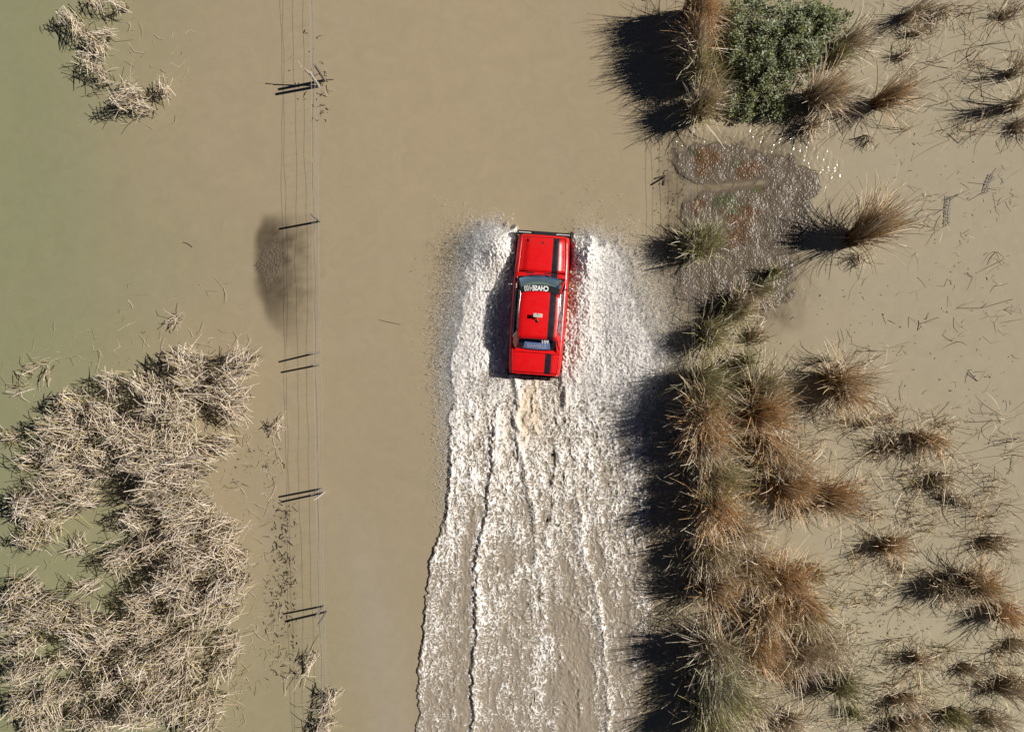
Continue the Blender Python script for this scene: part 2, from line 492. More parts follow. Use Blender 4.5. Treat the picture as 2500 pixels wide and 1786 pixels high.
def make_wake_mat():
    t = NT("churned_water")
    wc = water_colour(t)
    churn = t.mix(t.noise(9, 4, .6), (.245, .20, .145), (.35, .30, .235))
    base = t.mix(t.attr("churn"), wc, churn)
    fo = t.attr("foam")
    fine = t.noise(42, 4, .7, dist=1.2)
    f2 = t.math('MULTIPLY_ADD', t.math('SUBTRACT', fine, .5), .5, fo)
    rm = t.n("MapRange", {"From Min": .28, "From Max": .72}); rm.interpolation_type = 'SMOOTHSTEP'; t.set(rm, "Value", f2)
    white = t.mix(t.attr("tan"), (.84, .815, .785), (.58, .46, .32))
    t.set(t.p, "Base Color", t.mix(rm.outputs[0], base, white))
    t.set(t.p, "Roughness", t.math('MULTIPLY_ADD', rm.outputs[0], .45, .18)); t.set(t.p, "IOR", 1.33)
    t.set(t.p, "Normal", t.bump(t.noise(60, 4, .7, dist=.8), .35, .02))
    return t.m
M_WAKE = make_wake_mat()
px0, px1, py0, py1 = 990, 1700, 505, 1900
step = .0185
nx = int((px1 - px0) * S / step) + 1; ny = int((py1 - py0) * S / step) + 1
wpx, wpy = np.meshgrid(np.linspace(px0, px1, nx, dtype=np.float32), np.linspace(py0, py1, ny, dtype=np.float32))
wpx, wpy = wpx.ravel(), wpy.ravel()
wh, wf, wt, wa = wake(wpx, wpy)
at = wattrs(X(wpx), Y(wpy)); at["mud"] = at["mud"] * 0
at.update({"foam": wf, "tan": wt, "churn": sstep(.1, .6, wa)})
wake_o = np_mesh("wake", np.stack([X(wpx), Y(wpy), wh], 1), grid_faces(nx, ny)[:, ::-1], M_WAKE, attrs=at, smooth=True)
tag(wake_o, "foaming white and brown wake trailing behind the red car", "wake", kind="stuff")
del wh, wf, wt, wa, at

# ------------------------------------------------------------------ spray: drops thrown up by wheels
def make_spray():
    t = NT("spray_foam")
    t.set(t.p, "Base Color", t.mix(t.noise(2, 3), (.93, .92, .91), (.96, .95, .94))); t.set(t.p, "Roughness", .35)
    tl = t.n("BsdfTranslucent", {"Color": (.92, .92, .92, 1)})
    mx = t.n("MixShader"); t.set(mx, 0, .45); t.set(mx, 1, t.p.outputs[0]); t.set(mx, 2, tl.outputs[0])
    t.t.links.new(mx.outputs[0], t.out.inputs[0])
    return t.m
M_SPRAY = make_spray()
OCT_V = np.array([(1, 0, 0), (-1, 0, 0), (0, 1, 0), (0, -1, 0), (0, 0, 1), (0, 0, -1)], np.float32)
OCT_F = np.array([(0, 2, 4), (2, 1, 4), (1, 3, 4), (3, 0, 4), (2, 0, 5), (1, 2, 5), (3, 1, 5), (0, 3, 5)], np.int32)

def drops(name, P, D, L, R, mat, label, cat):
    """elongated octahedral drops: centres P, unit directions D, half length L, half width R"""
    n = len(P)
    up = np.tile(np.array([[.3, .2, 1.0]], np.float32), (n, 1))
    A = np.cross(D, up); A /= np.linalg.norm(A, axis=1, keepdims=True) + 1e-9
    B = np.cross(D, A)
    V = P[:, None, :] + OCT_V[None, :, 0:1] * (D * L[:, None])[:, None, :] + OCT_V[None, :, 1:2] * (A * R[:, None])[:, None, :] + OCT_V[None, :, 2:3] * (B * R[:, None])[:, None, :]
    Fc = OCT_F[None] + (np.arange(n) * 6)[:, None, None]
    o = np_mesh(name, V.reshape(-1, 3), Fc.reshape(-1, 3), mat, smooth=True)
    return tag(o, label, cat, kind="stuff")

def spray_side(blobs, sgn):
    P, D = [], []
    for (bx, by, sx, sy, n, hz) in blobs:
        n = int(n * 1.8); sx = sx * (.82 if sgn < 0 else 1)
        px = rng.normal(bx, sx, n); py = rng.normal(by, sy, n)
        z = np.abs(rng.normal(0, 1, n)) * hz + .02
        k = S * (H - z) / H
        x, y = (px - CX) * k, (CY - py) * k
        u, v = carlocal(PX(x), PY(y))
        ok = (sgn * u > 1.0) | (v < -2.55)
        P.append(np.stack([x, y, z], 1)[ok])
        d = np.stack([sgn * (.6 + .5 * rng.random(n)), -.1 + .6 * rng.normal(0, 1, n), .5 * rng.normal(0, 1, n)], 1)
        D.append((d / np.linalg.norm(d, axis=1, keepdims=True))[ok])
    P = np.concatenate(P).astype(np.float32); D = np.concatenate(D).astype(np.float32)
    n = len(P)
    R = (.0032 + .0075 * rng.random(n) ** 6).astype(np.float32); L = (R * (1 + 2.5 * rng.random(n) + 4 * (rng.random(n) < .08))).astype(np.float32)
    return P, D, L, R
LB = [(1205, 575, 32, 22, 6500, .4), (1170, 602, 36, 30, 6000, .45), (1215, 640, 22, 40, 3000, .3), (1150, 690, 38, 60, 9000, .25), (1140, 770, 40, 60, 8000, .2),
      (1125, 850, 40, 60, 8000, .15), (1110, 930, 26, 80, 4500, .1), (1095, 1000, 22, 120, 3000, .06), (1085, 900, 22, 150, 2400, .06), (1085, 1150, 14, 110, 1400, .04),
      (1190, 940, 60, 30, 3000, .1)]
RB = [(1430, 600, 28, 20, 6000, .45), (1465, 630, 45, 36, 9000, .45), (1490, 700, 55, 60, 14000, .35), (1520, 780, 60, 70, 14000, .3), (1540, 860, 65, 70, 14000, .22),
      (1560, 940, 65, 70, 11000, .16), (1590, 900, 50, 80, 7000, .12), (1570, 740, 50, 80, 4000, .15), (1580, 1040, 50, 80, 6000, .08), (1560, 1150, 50, 90, 3000, .05), (1430, 760, 20, 110, 6000, .35), (1440, 900, 40, 70, 7000, .2)]
drops("spray", *spray_side(LB, -1), M_SPRAY, "white spray of drops thrown out on the shaded side of the red car", "spray")
drops("spray", *spray_side(RB, 1), M_SPRAY, "wide white fan of spray between the red car and the hedge", "spray")
# ------------------------------------------------------------------ the red car
def make_paint(striped):
    t = NT("striped_red_paint" if striped else "red_paint")
    red = t.mix(t.noise(3, 4), (.66, .004, .006), (.74, .007, .008))
    if striped:
        x = t.sep(t.obj())[0]
        a = t.math('MULTIPLY', t.math('GREATER_THAN', x, .315), t.math('LESS_THAN', x, .525))
        b = t.math('MULTIPLY', t.math('GREATER_THAN', x, .548), t.math('LESS_THAN', x, .562))
        dirt = t.mix(t.noise(14, 5, .7), (.006, .006, .009), (.020, .020, .026))
        red = t.mix(t.math('MAXIMUM', a, b), red, dirt)
    # dried mud specks
    sp = t.n("MapRange", {"From Min": .60, "From Max": .74}); t.set(sp, "Value", t.noise(30, 4, .8))
    ed = t.n("MapRange", {"From Min": .55, "From Max": .93}); t.set(ed, "Value", t.math("ABSOLUTE", t.sep(t.obj())[0]))
    lowz = t.n("MapRange", {"From Min": .95, "From Max": .35}); t.set(lowz, "Value", t.sep(t.obj())[2])
    amt = t.math("ADD", t.math("MULTIPLY", t.math("MULTIPLY_ADD", ed.outputs[0], .5, .12), sp.outputs[0]), t.math("MULTIPLY", lowz.outputs[0], t.math("MULTIPLY", t.noise(7, 4), .8)), clamp=True)
    c = t.mix(amt, red, (.20, .14, .085))
    t.set(t.p, "Base Color", c)
    t.set(t.p, "Roughness", t.math('MULTIPLY_ADD', t.noise(5, 5, .7), .45, .10))
    t.set(t.p, "Coat Weight", .25); t.set(t.p, "Coat Roughness", .06)
    return t.m
M_RED = make_paint(False); M_STRIPE = make_paint(True)
M_BLACK = simple("black_trim", (.012, .012, .014), .45)
M_DARK = simple("dark_interior", (.02, .019, .018), .8)
M_GREY = simple("grey_dash", (.36, .42, .37), .7)
M_CHROME = simple("chrome", (.75, .75, .74), .18, metal=1.0, vary=.06)
M_RUBBER = simple("tyre_rubber", (.018, .018, .018), .8)
M_STEEL = simple("steel_rim", (.4, .4, .4), .35, metal=.8)
M_WHITE = simple("white_lettering", (.82, .82, .80), .5, vary=.03)
M_BLUE = simple("blue_banner", (.17, .26, .50), .45, vary=.1)
M_PALE = simple("pale_lettering", (.66, .72, .85), .5, vary=.05)
M_LAMP = simple("lamp_glass", (.7, .68, .6), .15, coat=.5)
M_REDLAMP = simple("red_lamp", (.4, .01, .01), .2, coat=.5)
M_AMBER = simple("yellow_stem", (.6, .38, .05), .4)
M_SIGN = simple("pale_plate", (.62, .60, .54), .45)
def make_glass():
    t = NT("tinted_glass")
    t.t.nodes.remove(t.p)
    tr = t.n("BsdfTransparent", {"Color": (.62, .68, .64, 1)}); gl = t.n("BsdfGlossy", {"Roughness": .03, "Color": (.9, .95, 1, 1)})
    fr = t.n("Fresnel", {"IOR": 1.5})
    mx = t.n("MixShader"); t.set(mx, 0, t.math('MULTIPLY_ADD', fr.outputs[0], .6, .02, clamp=True)); t.set(mx, 1, tr.outputs[0]); t.set(mx, 2, gl.outputs[0])
    t.t.links.new(mx.outputs[0], t.out.inputs[0])
    return t.m
M_GLASS = make_glass()

car = empty("car", (X(CAR[0]), Y(CAR[1]), -.20), CAR_ROT)
car.scale = (1.0, .972, 1.0)
tag(car, "red four door saloon with a black stripe driving through the flood", "car")

ip = lambda y, pts: float(np.interp(-y, [-p[0] for p in pts], [p[1] for p in pts]))
HW = [(2.36, .845), (2.25, .868), (1.6, .905), (.9, .925), (0, .93), (-1, .925), (-1.6, .905), (-2.1, .875), (-2.38, .845)]
ZT = [(2.36, .80), (2.2, .85), (1.6, .895), (.9, .925), (0, .93), (-1, .95), (-1.5, .965), (-2.1, .935), (-2.38, .90)]
def hw(y): return ip(y, HW)
def zt(y): return ip(y, ZT)
def inner(y):
    if y > 1.06: return hw(y) - .155
    if y > -1.62: return hw(y) - .14
    return hw(y) - .125
def section(y):
    w, top = hw(y), zt(y)
    zl = .24
    for wy in (1.42, -1.40):
        d = abs(y - wy)
        if d < .36: zl = max(zl, .30 + math.sqrt(.36 ** 2 - d * d) * 1.02)
    P = [(w - .06, .22), (w - .02, .38), (w, .56), (w - .004, .70), (w - .022, top - .10), (w - .05, top - .035), (w - .10, top - .006), (inner(y) + .012, top + .002), (inner(y), top - .004), (inner(y), top - .07)]
    return [(x, max(z, zl)) for x, z in P]
ysts = sorted(set([2.36, 2.30, 2.2] + [2.2 - .08 * i for i in range(57)] + [-2.34, -2.38]), reverse=True)
mb = MB()
for sg in (1, -1):
    mb.grid([[(sg * x, y, z) for x, z in section(y)] for y in ysts])
for y in (2.36, -2.38):                                   # nose and tail skins
    s = section(y)[:8]
    yo = .03 if y > 0 else -.03
    mb.grid([[(k * s[j][0], y + yo * (1 - abs(k)) , s[j][1]) for k in (-1, -.95, -.5, 0, .5, .95, 1)] for j in range(8)])
# nose top strip ahead of bonnet, cowl, rear scuttle, tail strip
def strip(y0, y1, xo=.0, dz=.0, n=9):
    rows = []
    for y in np.linspace(y0, y1, 4):
        w = inner(y) + .004
        rows.append([(w * k, y, zt(y) + .003 + dz + .028 * (1 - k * k)) for k in np.linspace(-1, 1, n)])
    return rows
mb.grid(strip(2.385, 2.31)); mb.grid(strip(-1.45, -1.66)); mb.grid(strip(-2.36, -2.40))
body = mb.build("body", M_RED, car)

mb = MB()                                                  # floor under panels so the shut lines read dark
mb.grid([[(inner(y) * k * 1.02, y, zt(y) - .065) for k in (-1, 0, 1)] for y in (2.34, 1.6, 1.0)])
mb.grid([[(inner(y) * k * 1.02, y, zt(y) - .065) for k in (-1, 0, 1)] for y in (-1.4, -2.0, -2.36)])
mb.grid([[(hw(y) * k * .9, y, .30) for k in (-1, 0, 1)] for y in (2.3, 0, -2.3)])
mb.build("underbody", M_DARK, car)

def panel(name, y0, y1, gap, crown, crease, mat):
    rows = []
    ks = [-1, -1, -.985, -.80, -.775, -.6, -.3, 0, .3, .6, .775, .80, .985, 1, 1]
    yy = [y0, y0] + list(np.linspace(y0, y1, 12))[1:-1] + [y1, y1]
    for i, y in enumerate(yy):
        w = inner(y) - gap
        row = []
        for j, k in enumerate(ks):
            z = zt(y) + .006 + crown * (1 - k * k) - (.004 if abs(k) > .98 else 0)
            if crease and abs(k) < .79: z += .012
            if j in (0, len(ks) - 1) or i in (0, len(yy) - 1): z -= .04
            row.append((k * w, y, z))
        rows.append(row)
    m = MB(); m.grid(rows)
    return m.build(name, mat, car)
bonnet = panel("bonnet", 2.295, 1.105, .014, .032, True, M_STRIPE)
boot = panel("boot_lid", -1.675, -2.345, .012, .026, False, M_STRIPE)
# bonnet pins, badge and washer jets
for px_, py_ in ((-.50, 2.17), (.66 * .62, 2.15)):
    mb = MB(); mb.box((px_, py_, zt(py_) + .055), (.03, .075, .012)); mb.tube([(px_, py_, zt(py_) + .03), (px_, py_, zt(py_) + .085)], .008)
    mb.build("bonnet_pin", M_CHROME, bonnet)
mb = MB(); mb.box((-.045, 2.12, zt(2.12) + .048), (.10, .045, .018)); mb.box((0, 2.09, zt(2.1) + .046), (.035, .085, .022))
mb.build("bonnet_catch", M_DARK, bonnet, bevel=.006)

# cowl with vents
mb = MB()
rows = []
for y in (1.095, 1.05, 1.0, .955):
    rows.append([(k * .79, y - .04 * k * k, zt(.9) + .004 + .03 * (1 - k * k)) for k in np.linspace(-1, 1, 13)])
mb.grid(rows)
cowl = mb.build("cowl", M_STRIPE, car)
for k in (-.38, .21):
    mb = MB(); mb.box((k, 1.06 - .04 * k * k, zt(.9) + .036), (.26, .035, .008))
    mb.build("vent", M_BLACK, cowl)

# glass and roof
def ws(a, b, off=0.0):
    """windscreen: a in [-1,1] across, b in [0,1] bottom to top"""
    x = a * (.735 + (.60 - .735) * b)
    y = (1.0 - .15 * a * a) + ((.40 - .07 * a * a) - (1.0 - .15 * a * a)) * b
    z = .945 + (1.335 - .945) * b + .02 * (1 - a * a) + .025 * math.sin(b * math.pi)
    return Vector((x, y + off * .65, z + off * .75))
def rw(a, b, off=0.0):
    x = a * (.66 + (.575 - .66) * b)
    y = (-1.56 + .05 * a * a) + (.36 - .03 * a * a) * b
    z = .985 + .335 * b + .02 * (1 - a * a) + .02 * math.sin(b * math.pi)
    return Vector((x, y - off * .65, z + off * .75))
def glass(name, fn):
    m = MB(); m.grid([[fn(a, b) for a in np.linspace(-1, 1, 17)] for b in np.linspace(0, 1, 7)])
    return m.build(name, M_GLASS, car)
windscreen = glass("windscreen", ws); rear_window = glass("rear_window", rw)
def band(name, fn, a0, a1, b0, b1, off, mat, parent, n=16):
    m = MB()
    A = np.linspace(a0, a1, n)
    m.grid([[fn(a, b, off) for a in A] for b in (b0, (b0 + b1) / 2, b1)])
    m.grid([[fn(a, b, off - .004) for a in A[::-1]] for b in (b0, (b0 + b1) / 2, b1)])
    return m.build(name, mat, parent)
band("sun_strip", ws, -.98, .98, .60, .995, .008, M_BLACK, windscreen)
band("window_surround", ws, -1.06, 1.06, -.09, .0, .006, M_BLACK, windscreen)
band("window_surround", rw, -1.10, 1.10, -.10, .03, .006, M_BLACK, rear_window)
band("window_surround", rw, -1.08, 1.08, .92, 1.04, .006, M_BLACK, rear_window)
band("window_surround", rw, .86, 1.15, -.02, .95, .005, M_BLACK, rear_window, 6)
band("banner", rw, -.66, .70, .08, .68, .010, M_BLUE, rear_window)

def lettering(text, fn, a0, a1, b0, b1, off, mat, parent, flip=False, bold=.0, back=True):
    cu = bpy.data.curves.new("lettering", 'FONT')
    cu.body = text; cu.offset = bold; cu.resolution_u = 3; cu.space_character = 1.05
    to = bpy.data.objects.new("lettering_tmp", cu); COL.objects.link(to)
    dg = bpy.context.evaluated_depsgraph_get(); dg.update()
    m = bpy.data.meshes.new_from_object(to.evaluated_get(dg))
    bpy.data.objects.remove(to)
    n = len(m.vertices); co = np.zeros(n * 3, np.float32); m.vertices.foreach_get("co", co); co = co.reshape(-1, 3)
    lo, hi = co.min(0), co.max(0)
    q = (co[:, :2] - lo[:2]) / (hi[:2] - lo[:2])
    for i in range(n):
        s, r = q[i]
        a = a1 + (a0 - a1) * s if flip else a0 + (a1 - a0) * s
        b = b1 + (b0 - b1) * r if flip else b0 + (b1 - b0) * r
        m.vertices[i].co = fn(float(a), float(b), off)
    m.materials.clear(); m.materials.append(mat); m.update()
    o = bpy.data.objects.new("lettering", m); o.parent = parent; COL.objects.link(o)
    return o
# read from ahead of the car, so it stands upside down in the picture
lettering("CHASE", ws, -.46, .40, .66, .985, .016, M_WHITE, windscreen, True, .035)
lettering("100", ws, -.87, -.555, .62, .985, .016, M_WHITE, windscreen, True, .01)
band("lettering_dash", ws, -.535, -.48, .78, .86, .016, M_WHITE, windscreen, 4)
lettering("SEAWORLD", rw, -.52, .50, .20, .52, .016, M_PALE, rear_window, False, .01)
lettering("109", rw, .27, .66, .62, .96, .016, M_WHITE, rear_window, False, .045)

def roofz(k, y): return 1.355 - .03 * ((y + .4) / .8) ** 2 + .03 * (1 - k * k) - (.035 * max(0, abs(k) - .86) / .14)
rows = []
for i, b in enumerate([0, 0] + list(np.linspace(0, 1, 12))[1:-1] + [1, 1]):
    row = []
    for k in [-1.0, -1.0, -.97, -.9, -.75, -.5, -.25, 0, .25, .5, .75, .9, .97, 1.0, 1.0]:
        yf = .405 - .07 * k * k; yb = -1.195 - .03 * k * k
        y = yf + (yb - yf) * b
        w = .645 + .02 * math.sin(b * math.pi)
        z = roofz(k, y)
        row.append((k * w, y, z))
    row[0] = (row[0][0], row[0][1], row[0][2] - .035); row[-1] = (row[-1][0], row[-1][1], row[-1][2] - .035)
    if i in (0, 13): row = [(x, y, z - .03) for x, y, z in row]
    rows.append(row)
mb = MB(); mb.grid(rows)
roof = mb.build("roof", M_STRIPE, car)
for sg in (1, -1):
    mb = MB()                                              # C pillar: broad painted sail panel
    P = [[(sg * .64, -.90, 1.315), (sg * .63, -1.08, 1.322), (sg * .60, -1.215, 1.318)],
         [(sg * .735, -1.05, 1.13), (sg * .71, -1.22, 1.14), (sg * .655, -1.42, 1.15)],
         [(sg * .80, -1.18, .955), (sg * .785, -1.38, .965), (sg * .70, -1.62, .975)]]
    mb.grid(P); mb.grid([[(p[0] - sg * .03, p[1], p[2] - .02) for p in r] for r in P])
    mb.build("rear_pillar", M_RED, car)
    mb = MB()
    mb.tube([(sg * .765, .84, .935), (sg * .70, .60, 1.15), (sg * .635, .36, 1.315)], [.035, .032, .03], 8)
    mb.build("front_pillar", M_BLACK if sg < 0 else M_RED, car)  # shade on the left pillar painted in as black; sunlit right one red
    mb = MB(); mb.tube([(sg * .80, -.26, .94), (sg * .665, -.27, 1.31)], .022, 6)
    mb.build("door_pillar", M_BLACK, car)
    mb = MB(); mb.tube([(sg * .65, .34, 1.322), (sg * .668, -.3, 1.345), (sg * .652, -.9, 1.325), (sg * .735, -1.04, 1.14), (sg * .80, -1.16, .965)], .011, 6)
    mb.tube([(sg * .815, .70, .945), (sg * .812, -.3, .95), (sg * .805, -1.16, .965)], .010, 6)
    mb.build("window_trim", M_CHROME, car)
    for (y0, y1, t0, t1) in ((.66, -.245, .33, -.26), (-.285, -1.14, -.28, -.91)):
        mb = MB()
        A = Vector((sg * .805, y0, .945)); B = Vector((sg * .805, y1, .955)); Cc = Vector((sg * .655, t1, 1.315)); Dd = Vector((sg * .655, t0, 1.315))
        bow = Vector((sg * .025, 0, .02))
        mb.grid([[A, B], [(A + Dd) / 2 + bow, (B + Cc) / 2 + bow], [Dd, Cc]])
        mb.build("side_window", M_GLASS, car)
    for (y0, y1) in ((.78, -.255), (-.275, -1.22)):
        mb = MB(); rows = []
        for y in np.linspace(y0, y1, 8):
            s = section(y)
            rows.append([(sg * (s[j][0] + .006), y, s[j][1]) for j in range(1, 7)])
        mb.grid(rows)
        d = mb.build("door", M_RED, car)
        mb = MB(); yh = y1 + .16
        mb.tube([(sg * (hw(yh) + .0), yh + .07, .80), (sg * (hw(yh) + .035), yh + .05, .80), (sg * (hw(yh) + .035), yh - .05, .80), (sg * hw(yh), yh - .07, .80)], .012, 6)
        mb.build("handle", M_CHROME, d)
    mb = MB(); my = .56
    mb.tube([(sg * .86, my, .93), (sg * .95, my + .03, 1.0)], .012, 6)
    Mx = Matrix.Translation((sg * 1.0, my + .04, 1.03)) @ Matrix.Rotation(math.radians(90), 4, 'X')
    mb.lathe([(0, .035), (.05, .028), (.075, 0), (.078, -.02), (.0, -.022)], Mx, 18)
    mb.build("mirror", M_CHROME, car)
    for wy in (1.42, -1.40):
        t_ = MB(); Mw = Matrix.Translation((sg * .77, wy, .33)) @ Matrix.Rotation(math.radians(90), 4, 'Y')
        t_.lathe([(.20, -.10), (.30, -.105), (.33, -.08), (.335, 0), (.33, .08), (.30, .105), (.20, .10)], Mw, 32)
        wh_ = empty("wheel", (0, 0, 0)); wh_.parent = car
        t_.build("tyre", M_RUBBER, wh_)
        t_ = MB(); t_.lathe([(.205, -.09), (.19, -.05), (.12, sg * .03), (.06, sg * .06), (0, sg * .06)], Mw, 24)
        t_.build("rim", M_STEEL, wh_)
    for q in (.50, .68):
        mb = MB(); Mh = Matrix.Translation((sg * q, 2.395, .68)) @ Matrix.Rotation(math.radians(-90), 4, 'X')
        mb.lathe([(.085, -.02), (.09, .0), (.07, .02), (0, .03)], Mh, 20)
        mb.build("headlight", M_LAMP, car)
    mb = MB(); mb.box((sg * .62, -2.415, .70), (.34, .03, .12)); mb.build("tail_light", M_REDLAMP, car, bevel=.008)

# front end: black grille frame, pale strips, black bar; rear bumper
mb = MB()
mb.box((0, 2.455, .60), (1.80, .13, .09)); mb.box((0, 2.53, .60), (1.80, .025, .11)); mb.box((-.905, 2.43, .62), (.025, .17, .12)); mb.box((.905, 2.43, .62), (.025, .17, .12))
mb.box((0, 2.405, .775), (1.74, .03, .05))
fb = mb.build("front_bumper", M_BLACK, car, bevel=.006)
for sg in (1, -1):
    mb = MB(); mb.box((sg * .66, 2.475, .655), (.40, .026, .025)); mb.box((sg * .44, 2.465, .657), (.07, .03, .022))
    mb.build("pale_strip", M_SIGN, fb)
mb = MB()
mb.grid([[(x, 2.52 - .10 * (x / .35) ** 4 * .4, .72 + dz) for x in np.linspace(-.36, .36, 9)] for dz in (-.10, .0, .02)])
mb.grid([[(x, y - .03 * abs(x), .74) for x in np.linspace(-.36, .36, 9)] for y in (2.52, 2.40)])
mb.build("grille_guard", M_BLACK, car)
mb = MB(); mb.box((0, -2.455, .52), (1.74, .06, .11)); mb.box((.86, -2.36, .52), (.05, .2, .10)); mb.box((-.86, -2.36, .52), (.05, .2, .10))
mb.build("rear_bumper", M_BLACK, car, bevel=.015)

# wipers
for x0 in (-.42, .12):
    mb = MB(); p = ws(x0 / .735, .02, .012); q = ws((x0 + .46) / .735, .10, .014)
    mb.tube([p, q], .009, 5); mb.build("wiper", M_BLACK, windscreen)
# roof-mounted flag plate on a stem
rl = empty("roof_marker", (0, 0, 0)); rl.parent = car
mb = MB(); mb.lathe([(.0, .0), (.055, .0), (.055, .02), (.03, .03), (0, .03)], Matrix.Translation((-.045, -.60, 1.375)), 16); mb.build("base", M_BLACK, rl)
mb = MB(); mb.tube([(-.045, -.60, 1.38), (-.045, -.52, 1.50), (-.045, -.36, 1.56)], .012, 6); mb.build("stem", M_AMBER, rl)
mb = MB()
for sg in (1, -1):
    for i in range(5):
        mb.box((-.045 + sg * (.022 + .027 * i), -.42 + (.008 if i == 4 else 0), 1.54 + .004 * (i % 2)), (.020, .135 - (.03 if i == 4 else 0), .014))
    mb.box((-.045 + sg * .075, -.42, 1.534), (.15, .12, .008))
mb.build("plate", M_SIGN, rl, bevel=.003)

# interior: dash, seats, wheel
mb = MB()
mb.grid([[(k * .70, y - .10 * k * k, z) for k in np.linspace(-1, 1, 9)] for y, z in ((.955, .93), (.70, .95), (.46, .93), (.40, .75))])
dash = mb.build("dashboard", M_GREY, car)
for vx, vw in ((-.18, .18), (.28, .16)):
    mb = MB(); mb.box((vx, .60, .965), (vw, .10, .02)); mb.build("dash_vent", M_BLACK, dash, bevel=.005)
mb = MB()
Mx = Matrix.Translation((.38, .22, .86)) @ Matrix.Rotation(math.radians(-60), 4, 'X')
mb.lathe([(.185, -.012), (.20, 0), (.185, .012), (.172, 0), (.185, -.012)], Mx, 28)
mb.build("steering_wheel", M_BLACK, car)
for sx in (-.38, .38):
    mb = MB(); mb.box((sx, -.15, .50), (.50, .52, .16)); mb.box((sx, -.48, .80), (.50, .14, .62), Matrix.Rotation(math.radians(-12), 3, 'X'))
    mb.build("seat", M_DARK, car, bevel=.04)
mb = MB(); mb.box((0, -1.0, .55), (1.3, .5, .16)); mb.box((0, -1.28, .78), (1.3, .14, .40), Matrix.Rotation(math.radians(-18), 3, 'X'))
mb.build("rear_seat", M_DARK, car, bevel=.04)
mb = MB(); mb.grid([[(k * .66, y, .95) for k in (-1, 0, 1)] for y in (-1.25, -1.62)])
mb.build("parcel_shelf", M_DARK, car)
# ------------------------------------------------------------------ fences
M_POST = simple("weathered_post", (.20, .17, .14), .85, vary=.35, scale=14)
M_PALEPOST = simple("bleached_post", (.42, .38, .33), .85, vary=.3, scale=14)
M_WIRE = simple("galvanised_wire", (.30, .28, .26), .6, metal=.1, vary=.1)

def fence(label, line, posts, wires, r, label_stays=None, net=None):
    """line: base points (px) the wires run over; posts: (bx,by,h,lean dx,dy,r,mat)"""
    f = empty("wire_fence", (X(line[0][0]), Y(line[0][1]), 0))
    tag(f, label, "fence")
    o = Vector(f.location)
    for (bx, by, h, lx, ly, pr, mt) in posts:
        m = MB(); b = Vector((X(bx), Y(by), -.3)); t = Vector((X(bx) + lx, Y(by) + ly, h))
        mid = (b + t) / 2
        m.tube([b - o, mid - o + Vector((.004, -.003, 0)), t - o], [pr, pr * .97, pr * .93], 8)
        m.build("post", mt, f)
    pts = np.array([(X(a), Y(b)) for a, b in line])
    yy = np.linspace(pts[0, 1], pts[-1, 1], 60)
    xx = np.interp(-yy, -pts[:, 1], pts[:, 0])
    for h in wires:
        m = MB(); ph = rng.random() * 6
        m.tube([(x - o.x + .02 * math.sin(i * .21 + ph) + .006 * math.sin(i * 1.7), y - o.y, h - .05 * abs(math.sin(i * .19 + ph)) + .012 * math.sin(i * 1.3 + ph)) for i, (x, y) in enumerate(zip(xx, yy))], r, 4)
        m.build("wire", M_WIRE, f)
    if net:
        m = MB()
        for y in np.arange(pts[-1, 1], pts[0, 1], net):
            x = np.interp(-y, -pts[:, 1], pts[:, 0])
            j = .02 * rng.normal()
            m.tube([(x - o.x, y - o.y + j, wires[0]), (x - o.x, y - o.y - j, wires[-2])], r * .42, 3, False)
        m.build("netting", M_WIRE, f)
    return f
LL = [(775, -40), (779, 200), (783, 545), (787, 890), (790, 1200), (798, 1490), (802, 1700), (806, 1830)]
LP = [(793, 196, 1.32, .0, .0, .05, M_POST), (778, 211, 1.22, .0, .02, .05, M_PALEPOST), (781, 540, 1.16, 0, .01, .038, M_POST),
      (782, 857, 1.12, -.08, -.10, .034, M_POST), (779, 890, 1.1, .02, 0, .034, M_POST), (786, 1192, 1.2, -.04, 0, .036, M_POST), (791, 1201, 1.22, 0, -.04, .036, M_PALEPOST),
      (790, 1478, 1.16, 0, 0, .034, M_POST), (797, 1491, 1.2, .03, -.06, .04, M_POST), (803, 1800, 1.2, 0, 0, .04, M_POST)]
fence("wire fence with weathered posts standing in open brown water", LL, LP, [.22, .46, .74, 1.04, 1.12], .0037, net=.36)
LR = [(1668, -30), (1671, 303), (1674, 640), (1676, 1000), (1676, 1400), (1674, 1700), (1674, 1830)]
RP = [(1694, 300, 1.25, .05, .0, .045, M_POST), (1674, 640, 1.2, 0, 0, .04, M_POST), (1676, 980, 1.2, 0, 0, .04, M_POST), (1676, 1315, 1.2, 0, 0, .04, M_POST), (1674, 1650, 1.2, 0, 0, .04, M_POST), (1670, -20, 1.2, 0, 0, .04, M_POST)]
fence("wire fence running through the tussock hedge and over the mud", LR, RP, [.25, .50, .75, 1.0, 1.15], .0038)
